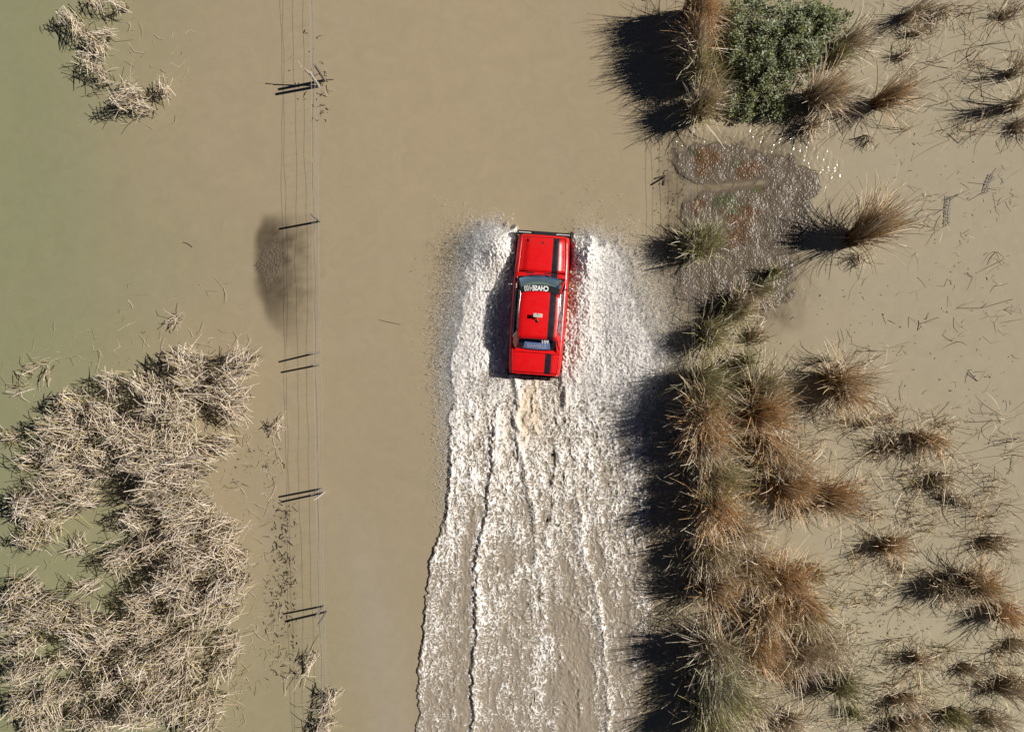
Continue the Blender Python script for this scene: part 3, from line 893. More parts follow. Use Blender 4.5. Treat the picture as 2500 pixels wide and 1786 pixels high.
# ------------------------------------------------------------------ reeds, tussocks, shrub
def make_blade_mat():
    t = NT("blades")
    c = t.attr("blade", True)
    hs = t.n("HueSaturation"); t.set(hs, "Color", c); t.set(hs, "Value", t.math('MULTIPLY_ADD', t.noise(22, 3), .5, .75))
    t.set(t.p, "Base Color", hs.outputs[0]); t.set(t.p, "Roughness", .55); t.set(t.p, "Specular IOR Level", .35)
    tl = t.n("BsdfTranslucent"); t.set(tl, "Color", hs.outputs[0])
    mx = t.n("MixShader"); t.set(mx, 0, .07); t.set(mx, 1, t.p.outputs[0]); t.set(mx, 2, tl.outputs[0])
    t.t.links.new(mx.outputs[0], t.out.inputs[0])
    return t.m
M_BLADE = make_blade_mat()
def make_stem_mat():
    t = NT("dry_stems")
    c = t.attr("blade", True)
    hs = t.n("HueSaturation"); t.set(hs, "Color", c); t.set(hs, "Value", t.math('MULTIPLY_ADD', t.noise(16, 4, .7), .8, .6))
    t.set(t.p, "Base Color", hs.outputs[0]); t.set(t.p, "Roughness", .6); t.set(t.p, "Specular IOR Level", .3)
    return t.m
M_STEM = make_stem_mat()

C = lambda *a: np.array(a, np.float32)
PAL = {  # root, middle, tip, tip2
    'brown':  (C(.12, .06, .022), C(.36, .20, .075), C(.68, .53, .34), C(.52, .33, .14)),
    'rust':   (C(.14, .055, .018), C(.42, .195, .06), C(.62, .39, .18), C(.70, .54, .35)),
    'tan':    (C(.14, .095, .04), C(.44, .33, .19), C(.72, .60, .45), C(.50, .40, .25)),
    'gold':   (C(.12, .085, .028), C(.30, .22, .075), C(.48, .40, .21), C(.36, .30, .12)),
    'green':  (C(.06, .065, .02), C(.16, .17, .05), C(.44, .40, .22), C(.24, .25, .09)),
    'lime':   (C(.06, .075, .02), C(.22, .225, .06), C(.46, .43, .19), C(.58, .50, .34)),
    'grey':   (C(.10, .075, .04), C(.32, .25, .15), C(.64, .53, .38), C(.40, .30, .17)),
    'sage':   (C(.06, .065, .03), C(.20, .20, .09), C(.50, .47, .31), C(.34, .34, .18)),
}

def ribbon(root, az, tilt, bend, length, width, col3, seg=5, twist=None, kink=None):
    """curved tapered blades -> verts, faces, colours.  col3: (root, mid, tip) arrays (N,3)"""
    n = len(root)
    ds = (length / seg)[:, None]
    s = (np.arange(seg) + .5) / seg
    ang = tilt[:, None] + bend[:, None] * (s[None] ** 1.4)
    if kink is not None:
        ang = ang + kink[0][:, None] * (s[None] > kink[1][:, None])
    azz = az[:, None] + (twist[:, None] * s[None] if twist is not None else 0)
    dx, dy, dz = np.sin(ang) * np.cos(azz) * ds, np.sin(ang) * np.sin(azz) * ds, np.cos(ang) * ds
    z0 = np.zeros((n, 1), np.float32)
    P = np.stack([np.concatenate([z0, np.cumsum(d, 1)], 1) for d in (dx, dy, dz)], -1) + root[:, None, :]
    sv = np.linspace(0, 1, seg + 1)
    w = width[:, None] * (1 - .6 * sv[None] ** 3) * .5
    a2 = np.concatenate([azz if twist is not None else np.repeat(azz, seg, 1)[:, :seg], (azz[:, -1:] if twist is not None else azz)], 1)
    side = np.stack([-np.sin(a2), np.cos(a2), np.zeros_like(a2)], -1)
    a3 = np.concatenate([ang, ang[:, -1:]], 1)
    nrm = np.stack([-np.cos(a3) * np.cos(a2), -np.cos(a3) * np.sin(a2), np.sin(a3)], -1)
    roll = rng.normal(0, .75, n)[:, None, None]
    side = side * np.cos(roll) + nrm * np.sin(roll)
    V = np.stack([P - side * w[..., None], P + side * w[..., None]], 2)       # n, seg+1, 2, 3
    t = sv[None, :, None]
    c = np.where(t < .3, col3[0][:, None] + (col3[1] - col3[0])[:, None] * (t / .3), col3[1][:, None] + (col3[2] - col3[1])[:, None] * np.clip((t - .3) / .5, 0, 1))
    cc = np.repeat(c[:, :, None], 2, 2)
    i = np.arange(seg)
    f = np.stack([2 * i, 2 * i + 1, 2 * i + 3, 2 * i + 2], -1)
    F = f[None] + (np.arange(n) * (seg + 1) * 2)[:, None, None]
    return V.reshape(-1, 3), F.reshape(-1, 4), cc.reshape(-1, 3)

def prism(p0, p1, p2, r, col):
    """three-sided stems with a middle joint p0-p1-p2"""
    n = len(p0); P = np.stack([p0, p1, p2], 1)
    d = p2 - p0; d /= np.linalg.norm(d, axis=1, keepdims=True) + 1e-9
    up = np.where(np.abs(d[:, 2:3]) > .9, C(1, 0, 0)[None], C(0, 0, 1)[None])
    a = np.cross(d, up); a /= np.linalg.norm(a, axis=1, keepdims=True) + 1e-9
    b = np.cross(a, d)
    V = []
    for k in range(3):
        an = 2 * math.pi * k / 3 + math.pi / 6
        V.append(P + ((a * math.cos(an) + b * math.sin(an)) * r[:, None])[:, None] * C(1, .95, .6)[None, :, None])
    V = np.stack(V, 2)                                                  # n,3(ring),3(k),3
    F = []
    for i in range(2):
        for k in range(3):
            F.append((i * 3 + k, i * 3 + (k + 1) % 3, (i + 1) * 3 + (k + 1) % 3, (i + 1) * 3 + k))
    F = np.array(F)[None] + (np.arange(n) * 9)[:, None, None]
    return V.reshape(-1, 3), F.reshape(-1, 4), np.repeat(col, 9, 0)

def cat_meshes(parts):
    vs, fs, cs, b = [], [], [], 0
    for v, f, c in parts:
        vs.append(v); fs.append(f + b); cs.append(c); b += len(v)
    return np.concatenate(vs), np.concatenate(fs), np.concatenate(cs)

def tussock_geo(rx, ry, rot, h, kind, n, lean=(0, 0), wild=.18, kind2=None, tight=1.0):
    """blades of one tussock round its own base, metres"""
    r = np.sqrt(rng.random(n)); th = rng.random(n) * 2 * math.pi
    ex, ey = rx * r * np.cos(th), ry * r * np.sin(th)
    cx_, sx_ = math.cos(rot), math.sin(rot)
    root = np.stack([ex * cx_ - ey * sx_, ex * sx_ + ey * cx_, np.full(n, -.03)], 1).astype(np.float32)
    # small sub-clumps: blades share the lean of their bunch
    nb = max(5, n // 28)
    bi = rng.integers(0, nb, n); baz = rng.random(nb) * 2 * math.pi; bt = rng.normal(0, .12, nb)
    adir = rng.random() * 6.283; mess = (.12 + .14 * rng.random()) * tight ** 2 * (2.2 if kind == 'grey' else 1)
    lean = (lean[0] + mess * math.cos(adir), lean[1] + mess * math.sin(adir))
    az = np.arctan2(root[:, 1], root[:, 0]) + rng.normal(0, .8, n)
    az = np.where(rng.random(n) < .35, adir + rng.normal(0, 1.0, n), az)
    az = np.where(rng.random(n) < .45, baz[bi] + rng.normal(0, .3, n), az)
    arch = rng.random(n) < .24
    tilt = np.abs(.01 + .13 * r + rng.normal(0, .09, n) + bt[bi] * .6) + np.where(arch, .08 + .28 * rng.random(n), 0)
    bend = np.abs(rng.normal(.08, .12, n)) * (1 - .5 * (np.cos(az) < 0)) + np.where(arch, .4 + .9 * rng.random(n), .04)
    kink = (np.where(rng.random(n) < .10 + .5 * wild, .5 + 1.3 * rng.random(n), 0), .35 + .5 * rng.random(n))
    wildm = rng.random(n) < wild * .8
    tilt = np.where(wildm, tilt + .45 * rng.random(n), tilt); bend = np.where(wildm, bend + .5 * rng.random(n), bend)
    tilt = tilt * tight; bend = bend * tight
    L = h * (.72 + .42 * rng.random(n)) * np.where(rng.random(n) < .3, .4 + .4 * rng.random(n), 1.0)
    # lean
    vx, vy = np.sin(tilt) * np.cos(az) + lean[0], np.sin(tilt) * np.sin(az) + lean[1]
    vx = np.where(vx < 0, vx * .42, vx)
    az = np.arctan2(vy, vx); tilt = np.arcsin(np.clip(np.hypot(vx, vy), 0, .97))
    w = .012 + .013 * rng.random(n)
    core = (rng.random(n) < .6) & ~arch
    root[core, :2] *= .62; L = np.where(core, L * .86, L); w = np.where(core, w * 1.3, w)
    p = PAL[kind]
    if kind2:
        q = PAL[kind2]; mk = (root[:, 1] + .3 * rng.normal(0, ry, n) > 0)[:, None]
        p = tuple(np.where(mk, b[None], a[None]) for a, b in zip(p, q))
    else:
        p = tuple(np.repeat(a[None], n, 0) for a in p)
    br = (.62 + .8 * rng.random((n, 1))).astype(np.float32)
    t2 = (rng.random((n, 1)) < .3)
    pale = (rng.random((n, 1)) < .22)
    tipc = np.where(t2, p[3], p[2])
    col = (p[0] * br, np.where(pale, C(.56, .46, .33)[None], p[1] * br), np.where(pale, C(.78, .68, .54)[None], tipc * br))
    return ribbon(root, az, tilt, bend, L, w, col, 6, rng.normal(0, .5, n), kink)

GR_T = "sedge tussocks along the fence and out in the water"
def tussock(px, py, rx, ry, h, kind, n, label, rot=0.0, lean=(0, 0), wild=.18, kind2=None, tight=.8, name="sedge_tussock", cat="grass tussock"):
    q = .72 + .6 * rng.random(); rx *= q; ry /= q; rot += rng.normal(0, .4)
    if kind == 'grey': rx *= 1.35; ry *= 1.25
    if px < 1775 and py > 860: px += 6; h *= 1.12; lean = (lean[0] + .10, lean[1])
    h *= 1.1 if kind == 'grey' else 1.2
    x, y, _ = W(px, py, .50 * h)
    v, f, c = tussock_geo(rx * S * .70, ry * S * .70, rot, h, kind, n, lean, wild, kind2, tight)
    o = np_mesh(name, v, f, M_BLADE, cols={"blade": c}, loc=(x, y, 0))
    return tag(o, label, cat, GR_T)

T = [
 # hedge by the shrub (px, py, rx, ry, height, palette, blades, label, options)
 (1708, 10, 15, 55, 2.0, 'rust', 1000, "tall rust brown tussock at the top end of the hedge beside the shrub", dict(kind2='brown', tight=.42)),
 (1708, 95, 14, 48, 1.9, 'tan', 850, "tall straw coloured tussock with rusty base left of the shrub", dict(kind2='rust', tight=.45)),
 (1710, 165, 17, 36, 1.6, 'gold', 800, "yellow and green tussock in the hedge between the straw one and the pale end tussock", dict(kind2='lime', tight=.5)),
 (1745, 180, 18, 22, 1.0, 'green', 350, "low bright green grass patch at the foot of the hedge left of the shrub", {}),
 (1712, 255, 20, 42, 1.5, 'gold', 900, "pale gold tussock ending the upper hedge just above the mud bank", dict(kind2='tan', tight=.65)),
 (2010, 225, 34, 44, 1.5, 'tan', 750, "spiky tan tussock with orange base at the shrub's lower right corner", dict(lean=(.12, .12), kind2='brown')),
 (1985, 300, 32, 20, .8, 'tan', 260, "low pale collapsed tussock at the water edge below the shrub", dict(wild=.7)),
 (2068, 95, 30, 24, 1.3, 'tan', 330, "tan tussock sweeping out of the right side of the shrub", dict(lean=(.35, .12))),
 (2040, 140, 26, 22, 1.0, 'green', 260, "short green tussock between shrub and spiky tan tussock", dict(lean=(.1, .2))),
 (2172, 228, 18, 20, 1.7, 'brown', 420, "lone fan shaped tussock in open water right of the shrub", dict(lean=(.2, .15), wild=.3, tight=.75)),
 (2128, 330, 15, 8, .5, 'grey', 60, "small flattened tussock in the water below the lone fan shaped one", dict(wild=.9)),
 (2240, 18, 30, 16, 1.3, 'grey', 190, "dark sparse tussock at the top edge right of the shrub", dict(lean=(.1, .1), wild=.5)),
 (2310, 15, 30, 18, 1.0, 'grey', 110, "thin scattered tussock at the top edge beside the dark sparse one", dict(wild=.8)),
 (2243, 72, 20, 10, .7, 'tan', 70, "small splayed tussock just below the dark sparse one at the top", dict(wild=.9)),
 (2222, 128, 18, 12, .7, 'grey', 80, "small drab tussock above the lone fan shaped tussock", dict(wild=.8)),
 (2470, 30, 22, 18, .7, 'grey', 130, "drab grey tussock in the top right corner", dict(wild=.8)),
 (2506, 160, 14, 18, 1.5, 'grey', 75, "thin grey tussock at the right edge above the dark one", dict(wild=.4)),
 (2510, 240, 18, 18, 1.7, 'grey', 150, "dark tussock cut by the right edge beside a long shadow", dict(wild=.3)),
 (2496, 300, 14, 26, .9, 'grey', 110, "low tangled tussock at the right edge below the long shadow", dict(wild=.8)),
 # around the mud bank
 (1712, 600, 42, 44, 1.25, 'lime', 900, "yellow green tussock on the mud bank beside the spray", dict(kind2='green', lean=(.1, .1))),
 (1895, 662, 20, 16, .7, 'green', 220, "small dark green tussock on the lower tip of the mud bank", dict(wild=.5)),
 (1850, 705, 42, 20, 1.1, 'tan', 450, "tan and green tussock below the mud bank, right of the pair", dict(rot=.45, kind2='green')),
 (1800, 752, 46, 26, 1.1, 'lime', 560, "green tussock below the mud bank, middle of the slanting row", dict(rot=.35, kind2='tan')),
 (1735, 812, 34, 28, 1.35, 'gold', 520, "straw tussock standing where the spray reaches the fence", dict(kind2='green')),
 (1845, 822, 20, 26, .7, 'grey', 150, "small broken tussock in open water below the mud bank", dict(wild=.7)),
 (1825, 885, 44, 22, .9, 'green', 420, "dark green tussock leaning over the tops of the brown pair", dict(rot=.5)),
 (2122, 570, 26, 24, 2.1, 'brown', 620, "big lone tussock with rusty base and pale tips right of the mud bank", dict(lean=(.12, .12), wild=.25, tight=.7)),
 (2110, 625, 30, 10, .6, 'tan', 70, "pale drooping blades at the foot of the big lone tussock", dict(wild=.9)),
 (2060, 935, 42, 42, 1.75, 'brown', 760, "round bushy brown tussock alone in the water right of the hedge", dict(wild=.35, tight=.75)),
 (2035, 880, 16, 10, .9, 'grey', 45, "few bent blades just above the round bushy brown tussock", dict(wild=.8)),
 # lower hedge
 (1705, 925, 36, 34, 1.7, 'green', 720, "dark green tussock where the foam meets the hedge", dict(kind2='green')),
 (1715, 1005, 38, 36, 1.8, 'rust', 850, "rust tussock directly below the dark green one beside the foam", dict(kind2='brown')),
 (1725, 1070, 40, 34, 1.7, 'tan', 800, "pink tan tussock below the rust one at the foam edge", dict(kind2='rust')),
 (1855, 950, 40, 34, 1.6, 'tan', 700, "tan tussock in the second row right of the dark green one", dict(kind2='green')),
 (1850, 1010, 36, 34, 1.8, 'rust', 720, "deep rust tussock in the second row right of the first rust one", {}),
 (1885, 1015, 22, 40, 1.0, 'tan', 330, "pale matted tussock clinging to the deep rust one's right side", dict(wild=.7)),
 (1885, 1080, 46, 30, 1.5, 'brown', 700, "brown sweeping tussock in the second row below the pale matted one", dict(rot=-.5, lean=(.15, -.15))),
 (1930, 1125, 36, 34, 1.4, 'tan', 520, "straw tussock at the water side below the brown sweeping one", {}),
 (1925, 1185, 40, 36, 1.6, 'rust', 850, "bright rust tussock with pale tips at the water side", {}),
 (1728, 1160, 34, 38, 1.6, 'gold', 900, "olive and straw tussock hiding a fence post below a foam gap", dict(kind2='lime')),
 (1742, 1238, 36, 36, 1.8, 'rust', 850, "orange rust tussock at the hedge's left face", {}),
 (1800, 1300, 44, 38, 1.5, 'tan', 620, "bleached spidery tussock right of the orange rust one", dict(wild=.4)),
 (1735, 1340, 40, 44, 1.5, 'tan', 750, "straw tussock below the orange rust one on the hedge's left face", dict(kind2='gold')),
 (2030, 1220, 42, 36, 1.5, 'brown', 650, "dark topped brown tussock standing off the hedge in the water", dict(kind2='rust')),
 (1965, 1235, 30, 30, 1.2, 'grey', 260, "wispy grey tussock between hedge and dark topped brown one", dict(wild=.6)),
 (1840, 1385, 46, 34, 1.5, 'brown', 620, "brown tussock in the middle of the hedge below the bleached one", dict(rot=-.4)),
 (1920, 1420, 48, 36, 1.6, 'rust', 850, "broad rust tussock halfway down the hedge's water side", dict(rot=-.3)),
 (1985, 1400, 30, 20, 1.0, 'gold', 260, "short gold tussock poking out beside the broad rust one", dict(lean=(.2, 0))),
 (1885, 1490, 50, 36, 1.5, 'brown', 760, "dark brown tussock in the hedge above the green corner", {}),
 (1970, 1480, 42, 38, 1.5, 'gold', 650, "gold tipped tussock on the hedge's water side below the broad rust one", dict(kind2='rust')),
 (1738, 1445, 34, 40, 1.6, 'brown', 760, "shaded brown tussock in the hedge's hollow beside the wake", dict(wild=.3)),
 (1850, 1575, 40, 40, 1.5, 'rust', 780, "rust mound tussock between the two green ones", {}),
 (1755, 1590, 46, 44, 1.7, 'sage', 950, "upper grey green tussock at the hedge foot near the wake", dict(kind2='tan')),
 (1745, 1670, 50, 44, 1.7, 'lime', 1050, "middle grey green tussock at the hedge foot near the wake", dict(kind2='sage')),
 (1730, 1760, 50, 44, 1.6, 'sage', 950, "lowest grey green tussock at the bottom edge near the wake", dict(kind2='lime')),
 (1970, 1590, 50, 44, 1.5, 'tan', 700, "tan spiky tussock left of the vivid green one", dict(wild=.4)),
 (2040, 1580, 40, 36, 1.4, 'tan', 420, "pink tan tussock above the vivid green one", dict(wild=.4)),
 (2062, 1680, 38, 34, 1.3, 'green', 620, "vivid green tussock at the hedge's lower right corner", dict(kind2='green')),
 (1910, 1640, 44, 32, 1.2, 'brown', 420, "low brown tussock under the tan spiky one", dict(wild=.4)),
 (1840, 1735, 40, 34, 1.1, 'tan', 420, "straw tussock near the bottom edge right of the grey green ones", dict(wild=.4)),
 (1925, 1775, 40, 26, 1.0, 'tan', 300, "bleached curled tussock on the bottom edge", dict(wild=.6)),
 # out in the water on the right
 (2118, 1040, 22, 10, .9, 'grey', 110, "dark spiky tussock between the round bushy one and the long one", dict(wild=.6)),
 (2280, 1070, 40, 26, 1.2, 'brown', 420, "long brown tussock far out in the water", dict(wild=.4)),
 (2205, 1095, 50, 16, .8, 'grey', 200, "grey straggling tussock joined to the long brown one's left", dict(wild=.7)),
 (2310, 1170, 34, 20, .9, 'grey', 190, "sprawling grey tussock below the long brown one", dict(wild=.7)),
 (2350, 1225, 40, 18, .8, 'grey', 180, "straggling tussock under the sprawling grey one", dict(wild=.8)),
 (2180, 1335, 46, 22, 1.0, 'brown', 330, "drooping brown tussock level with the hedge's rust middle", dict(rot=.2, wild=.5)),
 (2205, 1385, 14, 24, .5, 'tan', 60, "bundle of pale stalks hanging from the drooping brown tussock", dict(wild=.9)),
 (2440, 1330, 40, 22, .9, 'grey', 210, "grey tussock near the right edge above the big hooped one", dict(wild=.6)),
 (2330, 1440, 40, 30, 1.2, 'grey', 330, "dark hooped left half of the big tussock near the right edge", dict(wild=.5)),
 (2410, 1440, 46, 34, 1.3, 'brown', 520, "big brown tussock near the right edge beside a dark hooped one", dict(wild=.4)),
 (2470, 1500, 34, 30, 1.2, 'rust', 380, "rusty tussock at the right edge below the big brown one", dict(wild=.4)),
 (2485, 1580, 24, 20, .9, 'grey', 130, "small grey tussock at the right edge below the rusty one", dict(wild=.7)),
 (2255, 1620, 20, 22, .9, 'tan', 150, "small tan tussock amid dark stubble in the water", dict(wild=.6)),
 (2370, 1640, 24, 16, .9, 'grey', 130, "small leaning tussock right of the tan one amid stubble", dict(wild=.7, lean=(.2, -.2))),
 (2480, 1690, 34, 26, 1.3, 'grey', 260, "dark tussock on the right edge near the bottom corner", dict(wild=.5)),
 (2220, 1715, 34, 18, .9, 'tan', 180, "bleached tussock above the bottom edge, left of the last green one", dict(wild=.6)),
 (2340, 1755, 34, 22, 1.0, 'green', 260, "small green tussock on the bottom edge right of the bleached one", dict(kind2='lime')),
 (2230, 1770, 50, 18, .9, 'tan', 280, "straw tussock cut by the bottom edge under the bleached one", dict(wild=.5)),
 (2430, 1765, 36, 22, 1.0, 'grey', 200, "grey tussock cut by the bottom edge near the corner", dict(wild=.6)),
 (2090, 1750, 30, 16, .7, 'green', 160, "low dark green tuft below the vivid green tussock", dict(wild=.5)),
]
for (px, py, rx, ry, h, kd, n, lab, kw) in T:
    tussock(px, py, rx, ry, h, kd, int(n * (1.45 if n > 500 else .9 if n > 260 else .8)), lab, **kw)

# loose long blades over the hedge's shaded left face
def dark_face():
    n = 420
    py = rng.uniform(880, 1786, n); px = rng.normal(1672, 16, n)
    root = np.stack([X(px), Y(py), np.zeros(n) - .03], 1).astype(np.float32)
    az = math.pi + rng.normal(0, .8, n)
    p = PAL['grey']; br = .35 + .6 * rng.random((n, 1))  # blade colour darkened to carry the shade on the hedge's left side
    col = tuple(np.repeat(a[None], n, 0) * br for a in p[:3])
    v, f, c = ribbon(root, az, np.abs(rng.normal(.35, .25, n)), np.abs(rng.normal(.8, .5, n)), .5 + .9 * rng.random(n), .012 + .008 * rng.random(n), col, 6, rng.normal(0, .5, n))
    o = np_mesh("hedge_grass", v, f, M_BLADE, cols={"blade": c})
    tag(o, "thin dark grass growing along the shaded left foot of the hedge", "grass", kind="stuff")
dark_face()

def wisps(label, boxes, kinds):
    parts = []
    for (x0, y0, x1, y1, nc, per, h) in boxes:
        for _ in range(nc):
            cx_, cy_ = rng.uniform(x0, x1), rng.uniform(y0, y1); n = max(2, int(rng.poisson(per)))
            sp = rng.uniform(3, 16)
            root = np.stack([X(cx_ + rng.normal(0, sp, n)), Y(cy_ + rng.normal(0, sp * .6, n)), np.full(n, -.03)], 1).astype(np.float32)
            d0 = rng.random() * 6.283
            az = np.where(rng.random(n) < .5, d0 + rng.normal(0, .5, n), rng.random(n) * 6.283)
            p = PAL[kinds[rng.integers(len(kinds))]]; br = .7 + .6 * rng.random((n, 1))
            col = tuple(np.repeat(a[None], n, 0) * br for a in (p[1] * .7, p[1], p[2]))
            kk = (np.where(rng.random(n) < .45, .5 + 1.2 * rng.random(n), 0), .25 + .5 * rng.random(n))
            parts.append(ribbon(root, az, np.abs(rng.normal(.55, .4, n)), np.abs(rng.normal(.5, .5, n)), h * (.4 + .9 * rng.random(n)), .011 + .011 * rng.random(n), col, 6, rng.normal(0, .5, n), kk))
    v, f, c = cat_meshes(parts)
    tag(np_mesh("wispy_sedge", v, f, M_BLADE, cols={"blade": c}), label, "sedge", kind="stuff")
wisps("thin wispy sedge blades standing between the tussocks in the right hand shallows",
      [(2080, 1000, 2490, 1420, 70, 9, 1.0), (2020, 1180, 2200, 1480, 24, 8, .9), (2100, 1560, 2500, 1786, 60, 10, .9), (2200, 0, 2490, 340, 34, 6, .9), (1960, 860, 2160, 1130, 26, 6, .9), (1960, 1440, 2110, 1786, 24, 9, .9), (2180, 440, 2480, 900, 16, 3, .6)],
      ['tan', 'grey', 'brown', 'gold'])

# ------------------------------------------------------------------ the shrub
M_LEAF = None
def make_leaf_mat():
    t = NT("shrub_leaf")
    c = t.attr("blade", True)
    t.set(t.p, "Base Color", c); t.set(t.p, "Roughness", .42); t.set(t.p, "Specular IOR Level", .5)
    tl = t.n("BsdfTranslucent"); t.set(tl, "Color", c)
    mx = t.n("MixShader"); t.set(mx, 0, .2); t.set(mx, 1, t.p.outputs[0]); t.set(mx, 2, tl.outputs[0])
    t.t.links.new(mx.outputs[0], t.out.inputs[0])
    return t.m
M_LEAF = make_leaf_mat()
M_TWIG = simple("shrub_twig", (.10, .075, .05), .8, vary=.3)

def shrub(px, py, lobes, label, h, ntips):
    """lobes: (dx px, dy px, rx px, ry px, height) apparent lobes of the crown"""
    bx, by, _ = W(px, py, .3)
    root = empty("shrub", (bx, by, 0)); tag(root, label, "shrub", "shrubs by the hedge")
    mb = MB(); Vs, Fs, Cs, b = [], [], [], 0
    tips = []
    for (lx, ly, rx, ry, hh) in lobes:
        cx_, cy_, _ = W(px + lx, py + ly, hh * .7)
        cx_ -= bx; cy_ -= by
        nt = int(ntips * rx * ry / 4000)
        for _ in range(nt):
            r = math.sqrt(rng.random()); a = rng.random() * 6.283
            x = cx_ + rx * S * r * math.cos(a) * .92; y = cy_ + ry * S * r * math.sin(a) * .92
            cl = .36 + 1.7 * float(perlin(np.array([x * 2.3 + 9]), np.array([y * 2.3 + px]), 101)[0])
            if rng.random() > .35 + 1.2 * cl: continue
            z = hh * (1 - .55 * r * r) * (.55 + .45 * rng.random()) * (.8 + .35 * cl)
            tips.append((x, y, z))
    tips = np.array(tips)
    # limbs
    for k in range(26):
        tpt = tips[rng.integers(len(tips))]
        st = Vector((rng.normal(0, .12), rng.normal(0, .12), -.05)); en = Vector(tpt)
        md = st.lerp(en, .5) + Vector((rng.normal(0, .08), rng.normal(0, .08), .18))
        mb.tube([st, md, en], [.022, .014, .006], 5, False)
    for tpt in tips[::3]:
        en = Vector(tpt); st = Vector((tpt[0] * .8 + rng.normal(0, .08), tpt[1] * .8 + rng.normal(0, .08), tpt[2] * .45))
        mb.tube([st, st.lerp(en, .6) + Vector((0, 0, .03)), en], [.007, .006, .004], 3, False)
    mb.build("branch", M_TWIG, root)
    # leaves: rosettes at each tip, folded along the midrib
    m = len(tips); per = 11
    P = np.repeat(tips, per, 0); n = len(P)
    az = rng.random(n) * 6.283; el = rng.normal(.45, .45, n)
    d = np.stack([np.cos(az) * np.cos(el), np.sin(az) * np.cos(el), np.sin(el)], 1)
    P = P + rng.normal(0, .035, (n, 3)) - np.array([0, 0, 1]) * (rng.random((n, 1)) ** 1.5) * .22
    L = .06 + .075 * rng.random(n); w = L * (.15 + .08 * rng.random(n))
    side = np.stack([-np.sin(az), np.cos(az), rng.normal(0, .35, n)], 1); side /= np.linalg.norm(side, axis=1, keepdims=True)
    upv = np.cross(d, side)
    A = P; Bm = P + d * L[:, None]; mid = P + d * (L * .5)[:, None]
    V = np.stack([A, mid + side * w[:, None] + upv * (w * .5)[:, None], Bm, mid - side * w[:, None] + upv * (w * .5)[:, None]], 1)
    F = np.array([[0, 1, 2, 3]])[None] + (np.arange(n) * 4)[:, None, None]
    F = np.concatenate([np.stack([F[..., 0], F[..., 1], F[..., 2]], -1), np.stack([F[..., 0], F[..., 2], F[..., 3]], -1)]).reshape(-1, 3)
    tipc = np.repeat(rng.random(m), per)
    base = np.where((tipc < .22)[:, None], C(.24, .255, .085)[None], np.where((tipc < .75)[:, None], C(.19, .22, .10)[None], C(.35, .37, .23)[None]))
    col = base * (.6 + .8 * rng.random((n, 1)))
    np_mesh("foliage", V.reshape(-1, 3), F, M_LEAF, root, cols={"blade": np.repeat(col, 4, 0)})
    return root
shrub(1895, 95, [(-10, -20, 140, 115, 1.5), (135, -55, 66, 42, 1.0), (-85, 40, 50, 60, .9), (-20, 60, 95, 75, 1.3), (70, 20, 70, 80, 1.4), (-70, -60, 60, 60, 1.2), (95, -60, 60, 50, 1.1)], "large dense green leafy shrub at the top, right of the hedge", 1.6, 260)
shrub(1865, 238, [(0, 0, 75, 48, .9), (-60, 20, 50, 40, .55), (40, 20, 45, 30, .8)], "lower sparse lobe of green shrub just above the mud bank ripples", .9, 190)
shrub(1785, 150, [(0, -70, 32, 60, .7), (5, 20, 32, 60, .6), (10, 110, 42, 40, .4)], "low drab shrub growth between hedge and large green shrub", .6, 150)

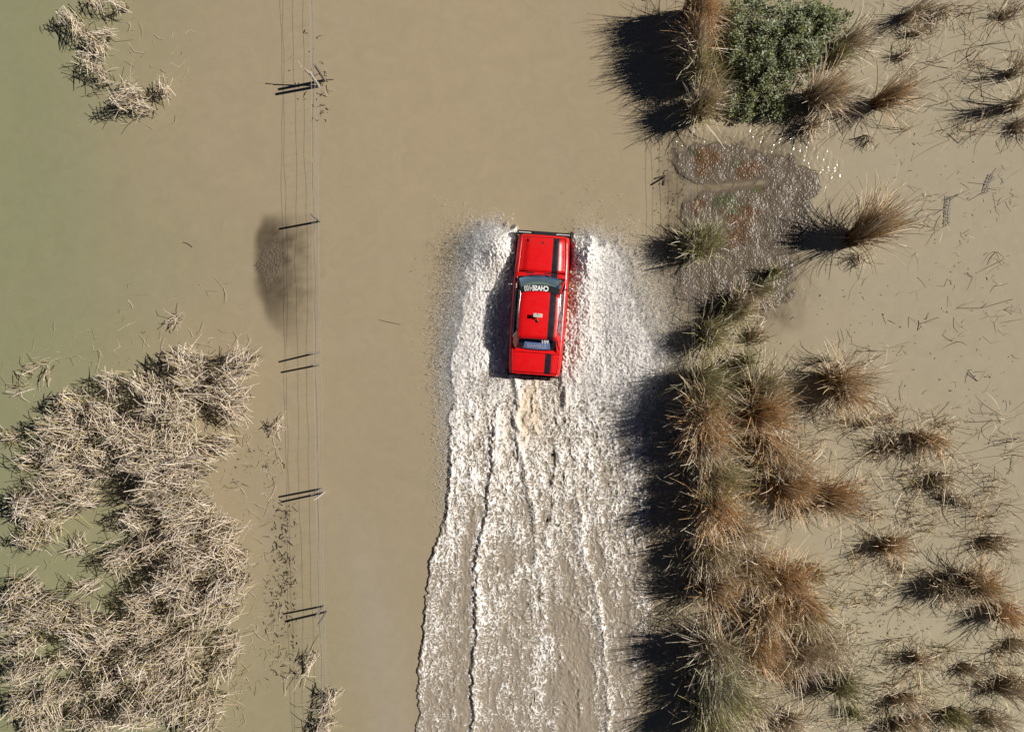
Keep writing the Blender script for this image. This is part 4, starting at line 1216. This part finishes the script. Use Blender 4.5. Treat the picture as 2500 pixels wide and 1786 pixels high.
# ------------------------------------------------------------------ dead reeds on the left
RC = [C(.82, .68, .51), C(.78, .66, .52), C(.86, .74, .60), C(.56, .42, .27), C(.52, .44, .20), C(.60, .50, .28)]
def reed_mound(px, py, r, h, az0, dens=.62, yellow=.1, droop=.5, flat=.35, el_spread=.28):
    """heap of dead stems, apparent centre px,py radius r px; returns geometry in world space"""
    n = max(10, int(dens * .115 * r * r * .62 + 8))
    a = rng.random(n) * 6.283; q = np.sqrt(rng.random(n)) * 1.0
    h = min(2.3, max(.8, h * 2.6 * (.7 + .6 * rng.random()))) if r > 20 else h * 1.5; r = r * .75
    x0, y0, _ = W(px, py, h * .75)
    mx = x0 + r * S * q * np.cos(a); my = y0 + r * S * q * np.sin(a) * .9
    mz = h * (1 - .6 * q * q) * (.50 + .5 * np.sqrt(rng.random(n)))
    nb_ = max(3, n // 14); bi = rng.integers(0, nb_, n)
    baz = rng.normal(0, .55, nb_); bx_ = rng.normal(0, .11, (2, nb_))
    mx = mx + bx_[0][bi]; my = my + bx_[1][bi]
    az = az0 + baz[bi] + rng.normal(0, .22, n) + np.where(rng.random(n) < .15, rng.normal(0, 1.2, n), 0)
    el = rng.normal(.0, el_spread, n) + .12
    L = .30 + .55 * rng.random(n) ** 1.3
    d = np.stack([np.cos(az) * np.cos(el), np.sin(az) * np.cos(el), np.sin(el)], 1)
    M = np.stack([mx, my, mz], 1)
    p0 = M - d * (L * .5)[:, None]; p2 = M + d * (L * .5)[:, None]
    cv = rng.normal(0, .07, n) * L; p1 = M + np.stack([-np.sin(az) * cv, np.cos(az) * cv, np.abs(rng.normal(0, .035, n))], 1)
    low = np.minimum(p0[:, 2], p2[:, 2]); sh = np.where(low < .01, .01 - low, 0)[:, None] * np.array([[0, 0, 1]])
    p0 = p0 + sh; p1 = p1 + sh; p2 = p2 + sh
    ci = rng.choice(6, n, p=[.30, .26, .16, .18 - min(.1, yellow / 2), yellow * .5, .1 - yellow * .5 + min(.1, yellow / 2)] if yellow <= .2 else [.2, .15, .1, .15, .2, .2])
    col = np.array(RC)[ci] * (.72 + .5 * rng.random((n, 1)))
    rad = .0085 + .0065 * rng.random(n)
    # standing stems below the heap
    k = max(4, int(n * .45)); a = rng.random(k) * 6.283; q = np.sqrt(rng.random(k)) * .85
    bx = x0 + r * S * q * np.cos(a); by = y0 + r * S * q * np.sin(a) * .9
    b0 = np.stack([bx, by, np.full(k, -.05)], 1)
    b2 = b0 + np.stack([rng.normal(0, .16, k), rng.normal(0, .16, k), h * (.4 + .5 * rng.random(k))], 1)
    b1 = (b0 + b2) / 2 + rng.normal(0, .03, (k, 3))
    colb = np.array(RC)[rng.choice(6, k)] * (.18 + .3 * rng.random((k, 1)))  # colour darkened for wet bases and for the shade in the gaps
    # long strays
    s = max(2, int(n * .035)); a = rng.random(s) * 6.283
    st0 = np.stack([x0 + r * S * .8 * np.cos(a), y0 + r * S * .8 * np.sin(a), h * .6 * rng.random(s) + .05], 1)
    aa = a + rng.normal(0, .5, s); LL_ = .35 + .5 * rng.random(s)
    st2 = st0 + np.stack([np.cos(aa) * LL_, np.sin(aa) * LL_, rng.normal(-.05, .18, s)], 1); st2[:, 2] = np.maximum(st2[:, 2], .01)
    st1 = (st0 + st2) / 2 + np.stack([rng.normal(0, .04, s)] * 2 + [np.abs(rng.normal(0, .07, s))], 1)
    colS = np.array(RC)[rng.choice(6, s)] * (.7 + .5 * rng.random((s, 1)))
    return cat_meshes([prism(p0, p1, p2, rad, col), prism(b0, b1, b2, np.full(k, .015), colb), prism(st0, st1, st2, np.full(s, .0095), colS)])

BED = [ # main bed: apparent centre, radius, height
 (340, 945, 36, .8), (375, 990, 56, .9), (425, 1005, 46, .9), (270, 935, 30, .6), (165, 990, 46, .6), (232, 1012, 50, .6), (180, 1062, 50, .6), (292, 1062, 66, .8), (110, 1045, 44, .6),
 (145, 1112, 66, .7), (235, 1130, 58, .7), (332, 1120, 70, .8), (420, 1085, 52, .5), (385, 1172, 70, .8), (440, 1155, 52, .7), (165, 1182, 52, .6), (105, 1195, 36, .5), (415, 1230, 62, .8), (345, 1205, 40, .7),
 (488, 1238, 34, .5), (325, 1268, 40, .5), (435, 1298, 60, .7), (530, 1308, 56, .6), (370, 1330, 60, .6), (285, 1372, 46, .5), (450, 1372, 66, .7), (555, 1370, 48, .6), (540, 1440, 56, .7), (405, 1420, 60, .7), (330, 1478, 46, .6),
 (450, 1478, 60, .7), (520, 1500, 48, .7), (35, 1455, 50, .6), (78, 1500, 58, .7), (20, 1525, 50, .7), (150, 1515, 56, .7), (195, 1560, 50, .6), (270, 1552, 58, .6), (362, 1545, 58, .7), (425, 1585, 58, .7), (60, 1575, 34, .4),
 (235, 1610, 52, .5), (330, 1630, 66, .7), (260, 1672, 50, .6), (385, 1680, 64, .7), (470, 1640, 34, .4), (325, 1742, 74, .8), (430, 1730, 62, .7), (240, 1762, 50, .6), (110, 1705, 34, .5), (130, 1755, 30, .4), (480, 1780, 40, .5),
 (540, 1640, 34, .4), (560, 1600, 24, .4), (70, 1120, 34, .4), (500, 1100, 34, .35), (540, 1090, 30, .35), (200, 1440, 22, .35), (160, 1250, 24, .3), (70, 1320, 36, .35), (110, 1290, 28, .3), (40, 1650, 40, .4), (95, 1640, 34, .4), (170, 1690, 40, .5), (45, 1730, 44, .4), (85, 1775, 40, .5), (165, 1620, 34, .4), (190, 1750, 40, .5), (20, 1590, 34, .4), (545, 1560, 30, .35), (520, 1720, 30, .35)]
geo = []
for (px, py, r, h) in BED:
    az0 = math.radians(np.interp(py, [850, 1050, 1250, 1786], [-25, -8, 12, 32]) + rng.normal(0, 16))
    yl = .18 if (px < 160 or 1600 < py) else .06
    if (px, py) in ((70, 1320), (110, 1290)): yl = .5
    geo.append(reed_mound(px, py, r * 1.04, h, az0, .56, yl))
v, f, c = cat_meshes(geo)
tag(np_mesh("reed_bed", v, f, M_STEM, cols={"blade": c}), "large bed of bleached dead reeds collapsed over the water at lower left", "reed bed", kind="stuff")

RG = "clumps of bleached dead reed"
def reed_clump(lab, mounds, dens=1.0, yl=.06, rs=1.0):
    v, f, c = cat_meshes([reed_mound(px, py, r * rs, h * .55, math.radians(az), dens * .8, yl) for (px, py, r, h, az) in mounds])
    x, y, _ = W(mounds[0][0], mounds[0][1], 0)
    v = v - np.array([x, y, 0])
    tag(np_mesh("reed_clump", v, f, M_STEM, cols={"blade": c}, loc=(x, y, 0)), lab, "reed clump", RG)
reed_clump("pale tall reed clump with a black shadow at the bed's top edge", [(440, 880, 44, 1.5, -35), (456, 932, 38, 1.3, -20)])
reed_clump("pale reed clump farthest right at the top of the bed, nearest the fence", [(578, 872, 34, 1.5, 40), (562, 905, 28, 1.2, -10)])
reed_clump("spread reed clump just under the one nearest the fence", [(545, 955, 40, 1.0, -15), (558, 1005, 36, .8, -25), (520, 985, 22, .7, -30), (575, 960, 22, .7, 60)])
reed_clump("round pale reed clump alone at the left edge amid dark water", [(55, 1240, 42, 1.0, 10), (75, 1262, 30, .8, -5), (40, 1222, 24, .9, 40)])
reed_clump("small pale reed tuft in dark water right of the round clump", [(195, 1232, 26, .8, 25), (205, 1215, 16, .8, 50)])
reed_clump("tiny reed tuft in dark water below the small pale one", [(185, 1335, 18, .5, 30)])
reed_clump("small reed tuft beside the fence wires at the bottom edge", [(806, 1700, 24, .8, 65), (795, 1738, 28, .8, 60), (800, 1768, 24, .8, 60), (775, 1782, 22, .7, 55)], .8, rs=.68)
reed_clump("upper chain of pale reed slanting down from the top edge", [(160, 35, 28, 1.1, -30), (190, 62, 24, 1.0, -45), (215, 90, 26, 1.0, -40), (250, 78, 22, .8, -20), (232, 118, 20, .9, -50), (240, 105, 18, .8, 20)], rs=.68)
reed_clump("two pale reed tufts cut by the top edge", [(285, 5, 24, 1.0, -35), (220, -5, 24, 1.0, -30)], .9, rs=.68)
reed_clump("narrow pale reed clump with a long dark shadow, middle of the slanting chain", [(205, 145, 22, 1.25, -45), (228, 162, 20, 1.1, -45), (255, 182, 18, 1.0, -40)], rs=.68)
reed_clump("lowest reed clump of the slanting chain, wide and tangled", [(290, 240, 32, 1.1, -25), (320, 225, 34, 1.0, -5), (345, 262, 26, .8, -30), (385, 215, 26, .9, -35), (310, 205, 22, .8, 40)], .95, rs=.68)
reed_clump("yellow green reed tuft at the left edge beside the bed", [(20, 1065, 20, .5, 5)], .9, .5)
reed_clump("small yellowish reed spray in open water above the bed's left end", [(62, 905, 14, .4, 20), (50, 945, 12, .3, 10), (112, 895, 12, .4, 30)], .5, .4)
reed_clump("star shaped pale reed tuft in open water beside the fence", [(672, 1042, 13, .6, 35)], .8)
reed_clump("little pale reed tuft far out in the water above the bed", [(430, 778, 10, .4, 20)], .7)
reed_clump("thin reed tuft hanging over the lower fence wires", [(757, 1610, 13, .7, 60), (748, 1640, 10, .4, 75)], .6)

# ------------------------------------------------------------------ floating litter
def litter(name, label, boxes, palette, lmin, lmax, rad, zmax=.06, steep=.12):
    P0, P1, P2, Cc, R = [], [], [], [], []
    for (x0, y0, x1, y1, n, az0, sp) in boxes:
        px = rng.uniform(x0, x1, n); py = rng.uniform(y0, y1, n)
        b = np.stack([X(px), Y(py), rng.random(n) * .01], 1)
        az = math.radians(az0) + rng.normal(0, sp, n); L = lmin + (lmax - lmin) * rng.random(n) ** 2
        el = np.abs(rng.normal(0, steep, n))
        d = np.stack([np.cos(az) * np.cos(el), np.sin(az) * np.cos(el), np.sin(el)], 1) * L[:, None]
        k = rng.normal(0, .12, n)[:, None] * np.stack([-d[:, 1], d[:, 0], d[:, 2] * 0], 1)
        kink = (rng.random(n) < .3)[:, None]
        m = b + d * .5 + k
        e = b + d + k * .5
        perp = np.stack([-d[:, 1], d[:, 0], -d[:, 2] * .9], 1)
        e = np.where(kink, m + d * .15 + perp * rng.choice([-.5, .5], n)[:, None], e); e[:, 2] = np.maximum(e[:, 2], .004)
        P0.append(b); P1.append(m); P2.append(e)
        Cc.append(np.array(palette)[rng.integers(0, len(palette), n)] * (.6 + .6 * rng.random((n, 1)))); R.append(rad * (.6 + .8 * rng.random(n)))
    v, f, c = prism(*(np.concatenate(q) for q in (P0, P1, P2, R, Cc)))
    return tag(np_mesh(name, v, f, M_STEM, cols={"blade": c}), label, "reed litter", kind="stuff")
DARKP = [C(.07, .055, .035), C(.12, .095, .06), C(.20, .16, .11), C(.40, .34, .26)]
litter("reed_litter", "loose pale reed stems floating round the left reed bed",
       [(470, 1040, 660, 1200, 90, 15, .8), (590, 1180, 660, 1660, 70, 20, .9), (560, 1480, 700, 1700, 50, 35, .6), (130, 800, 620, 890, 70, 15, .7), (0, 850, 140, 980, 22, 30, .8), (130, 0, 470, 320, 55, 10, 1.0), (640, 1040, 700, 1120, 10, 0, 1.2), (0, 1200, 300, 1420, 60, 25, .7), (0, 1550, 260, 1786, 110, 30, .6), (440, 1560, 600, 1786, 110, 35, .6), (290, 690, 560, 800, 14, 0, 1.3)],
       RC, .12, .75, .0062, steep=.22)
litter("reed_litter", "dark twig and stalk fragments along the left fence line",
       [(660, 1210, 725, 1660, 170, 10, 1.2), (640, 1400, 700, 1560, 40, 30, 1.2), (675, 1230, 705, 1450, 70, 20, 1.0), (700, 60, 800, 300, 22, 10, 1.2), (560, 1080, 690, 1190, 36, 20, .8), (780, 170, 800, 300, 14, 20, .6)],
       DARKP, .05, .30, .012, steep=.5)
litter("reed_litter", "scattered broken stalks floating in the shallows on the right",
       [(2060, 640, 2480, 1180, 120, 15, .9), (2080, 120, 2480, 480, 90, 25, .7), (2080, 0, 2480, 130, 110, 25, .7), (2150, 980, 2480, 1400, 190, 20, 1.1), (1940, 840, 2140, 1180, 70, 30, 1.0), (2330, 430, 2480, 640, 26, 15, .9), (2020, 1200, 2300, 1500, 110, 10, .9), (1690, 330, 1960, 640, 70, 20, .8), (2080, 1560, 2480, 1786, 150, 20, .9)],
       [C(.12, .10, .07), C(.22, .18, .12), C(.42, .35, .26), C(.5, .43, .34)], .10, .8, .0058, steep=.3)
litter("reed_litter", "dark stubble of cut stalks dotting the shallows at lower right",
       [(2060, 1440, 2250, 1720, 260, 10, 1.0), (2110, 1420, 2180, 1480, 34, 10, .8), (2250, 1500, 2420, 1700, 90, 10, 1.0), (2030, 1520, 2110, 1680, 60, 10, 1.0), (1590, 360, 1670, 820, 190, 10, 1.2), (1660, 640, 1800, 860, 110, 10, 1.2)],
       DARKP[:3], .04, .16, .009, steep=.7)
litter("reed_litter", "sparse flecks of drifting debris in the open right hand water",
       [(2000, 620, 2480, 1000, 60, 0, 1.5), (2080, 200, 2460, 700, 36, 0, 1.5), (1850, 700, 2100, 860, 26, 0, 1.5)],
       DARKP[:2] + [C(.5, .45, .38)], .05, .14, .010, steep=.6)

# single stems and matted bits one can tell apart
def stems(name, label, pts, r, col, cat="broken reed"):
    m = MB()
    o = Vector((X(pts[0][0][0]), Y(pts[0][0][1]), 0))
    for line in pts:
        m.tube([Vector((X(a), Y(b), z)) - o for a, b, z in line], r, 5)
    ob = m.build(name, col); ob.location = o
    return tag(ob, label, cat, "broken reeds lying in the water")
M_PALESTEM = simple("pale_stem", (.5, .42, .32), .7, vary=.3); M_DARKSTEM = simple("dark_stem", (.09, .07, .05), .8, vary=.4)
stems("broken_reed", "bleached forked stake leaning across the fence wires near the top", [[(778, 209, .05), (765, 195, .75), (750, 184, 1.2)], [(776, 207, .1), (768, 199, .6), (752, 190, 1.0)]], .022, M_PALESTEM)
stems("broken_reed", "pale broken sticks standing just right of the upper fence posts", [[(799, 186, .02), (801, 176, .3)], [(775, 187, .1), (790, 180, .25), (799, 176, .3)], [(792, 196, .02), (796, 191, .35)], [(788, 228, .02), (798, 232, .2)], [(800, 236, .02), (797, 222, .3)], [(770, 262, .01), (798, 256, .12)]], .012, M_PALESTEM)
stems("broken_reed", "dark v shaped reed stem lying alone in open water right of the mud ripples", [[(2312, 325, .01), (2340, 350, .02), (2356, 332, .05)]], .009, M_DARKSTEM)
stems("broken_reed", "long dark straight stalk lying across the upper right water", [[(2260, 160, .01), (2330, 128, .04), (2390, 112, .05), (2468, 102, .02)]], .010, M_DARKSTEM)
stems("broken_reed", "pale stick with ragged end floating below the long dark stalk", [[(2322, 168, .01), (2355, 145, .05), (2392, 122, .12)], [(2324, 165, .01), (2350, 150, .02)]], .014, M_PALESTEM)
stems("broken_reed", "bent dark stalk with raised arm in the right hand water", [[(2338, 752, .01), (2395, 752, .02), (2450, 733, .5)]], .010, M_DARKSTEM)
stems("broken_reed", "upright little pale stick with hooked top in the right hand water", [[(2245, 803, .01), (2252, 795, .02)], [(2245, 788, .02), (2250, 805, .12)], [(2246, 790, .03), (2276, 776, .4)]], .012, M_PALESTEM)
stems("broken_reed", "open triangle of snapped stalk in the right hand water", [[(2365, 905, .01), (2388, 930, .03), (2390, 906, .35), (2372, 908, .1)]], .011, M_PALESTEM)
stems("broken_reed", "short dark angled post stump standing by the right fence near the mud", [[(1622, 432, .0), (1614, 447, .3)], [(1600, 436, .02), (1624, 430, .1)], [(1624, 430, .02), (1620, 452, .02)]], .03, M_DARKSTEM)
stems("broken_reed", "dark curved twig floating between reed bed and fence mound", [[(446, 592, .01), (455, 593, .02), (464, 598, .02), (470, 604, .01)]], .010, M_DARKSTEM)
stems("broken_reed", "thin brown twig floating alone left of the spray", [[(925, 780, .01), (940, 784, .015), (955, 787, .02), (978, 792, .01)]], .006, M_DARKSTEM)
def ladder(label, x0, y0, x1, y1, w, n):
    lines = []
    for sx in (-w, 0, w):
        lines.append([(x0 + sx + rng.normal(0, 2), y0, .02), ((x0 + x1) / 2 + sx + rng.normal(0, 2), (y0 + y1) / 2, .04), (x1 + sx, y1, .02)])
    for i in range(n):
        t = (i + rng.random()) / n; cx_ = x0 + (x1 - x0) * t; cy_ = y0 + (y1 - y0) * t
        lines.append([(cx_ - w * 1.2, cy_ + rng.normal(0, 4), .04), (cx_ + w * 1.2, cy_ + rng.normal(0, 4), .05)])
    for i in range(5):
        t = rng.random(); cx_ = x0 + (x1 - x0) * t; cy_ = y0 + (y1 - y0) * t; a = rng.normal(.3, .5)
        lines.append([(cx_, cy_, .03), (cx_ + 38 * math.cos(a) * rng.choice([-1, 1, 1]), cy_ - 30 * math.sin(a), .15)])
    stems("reed_mat", label, lines, .008, M_PALEGREY, "reed mat")
M_PALEGREY = simple("pale_grey_stem", (.34, .31, .26), .6, vary=.4)
ladder("narrow upright mat of woven dead reed left of its twin in the open water", 2316, 478, 2310, 552, 6, 16)
ladder("narrow upright mat of woven dead reed nearest the right edge in open water", 2420, 425, 2404, 470, 6, 12)
ladder("tangled reed mat at the right edge below the long dark shadow", 2478, 285, 2492, 345, 8, 14)
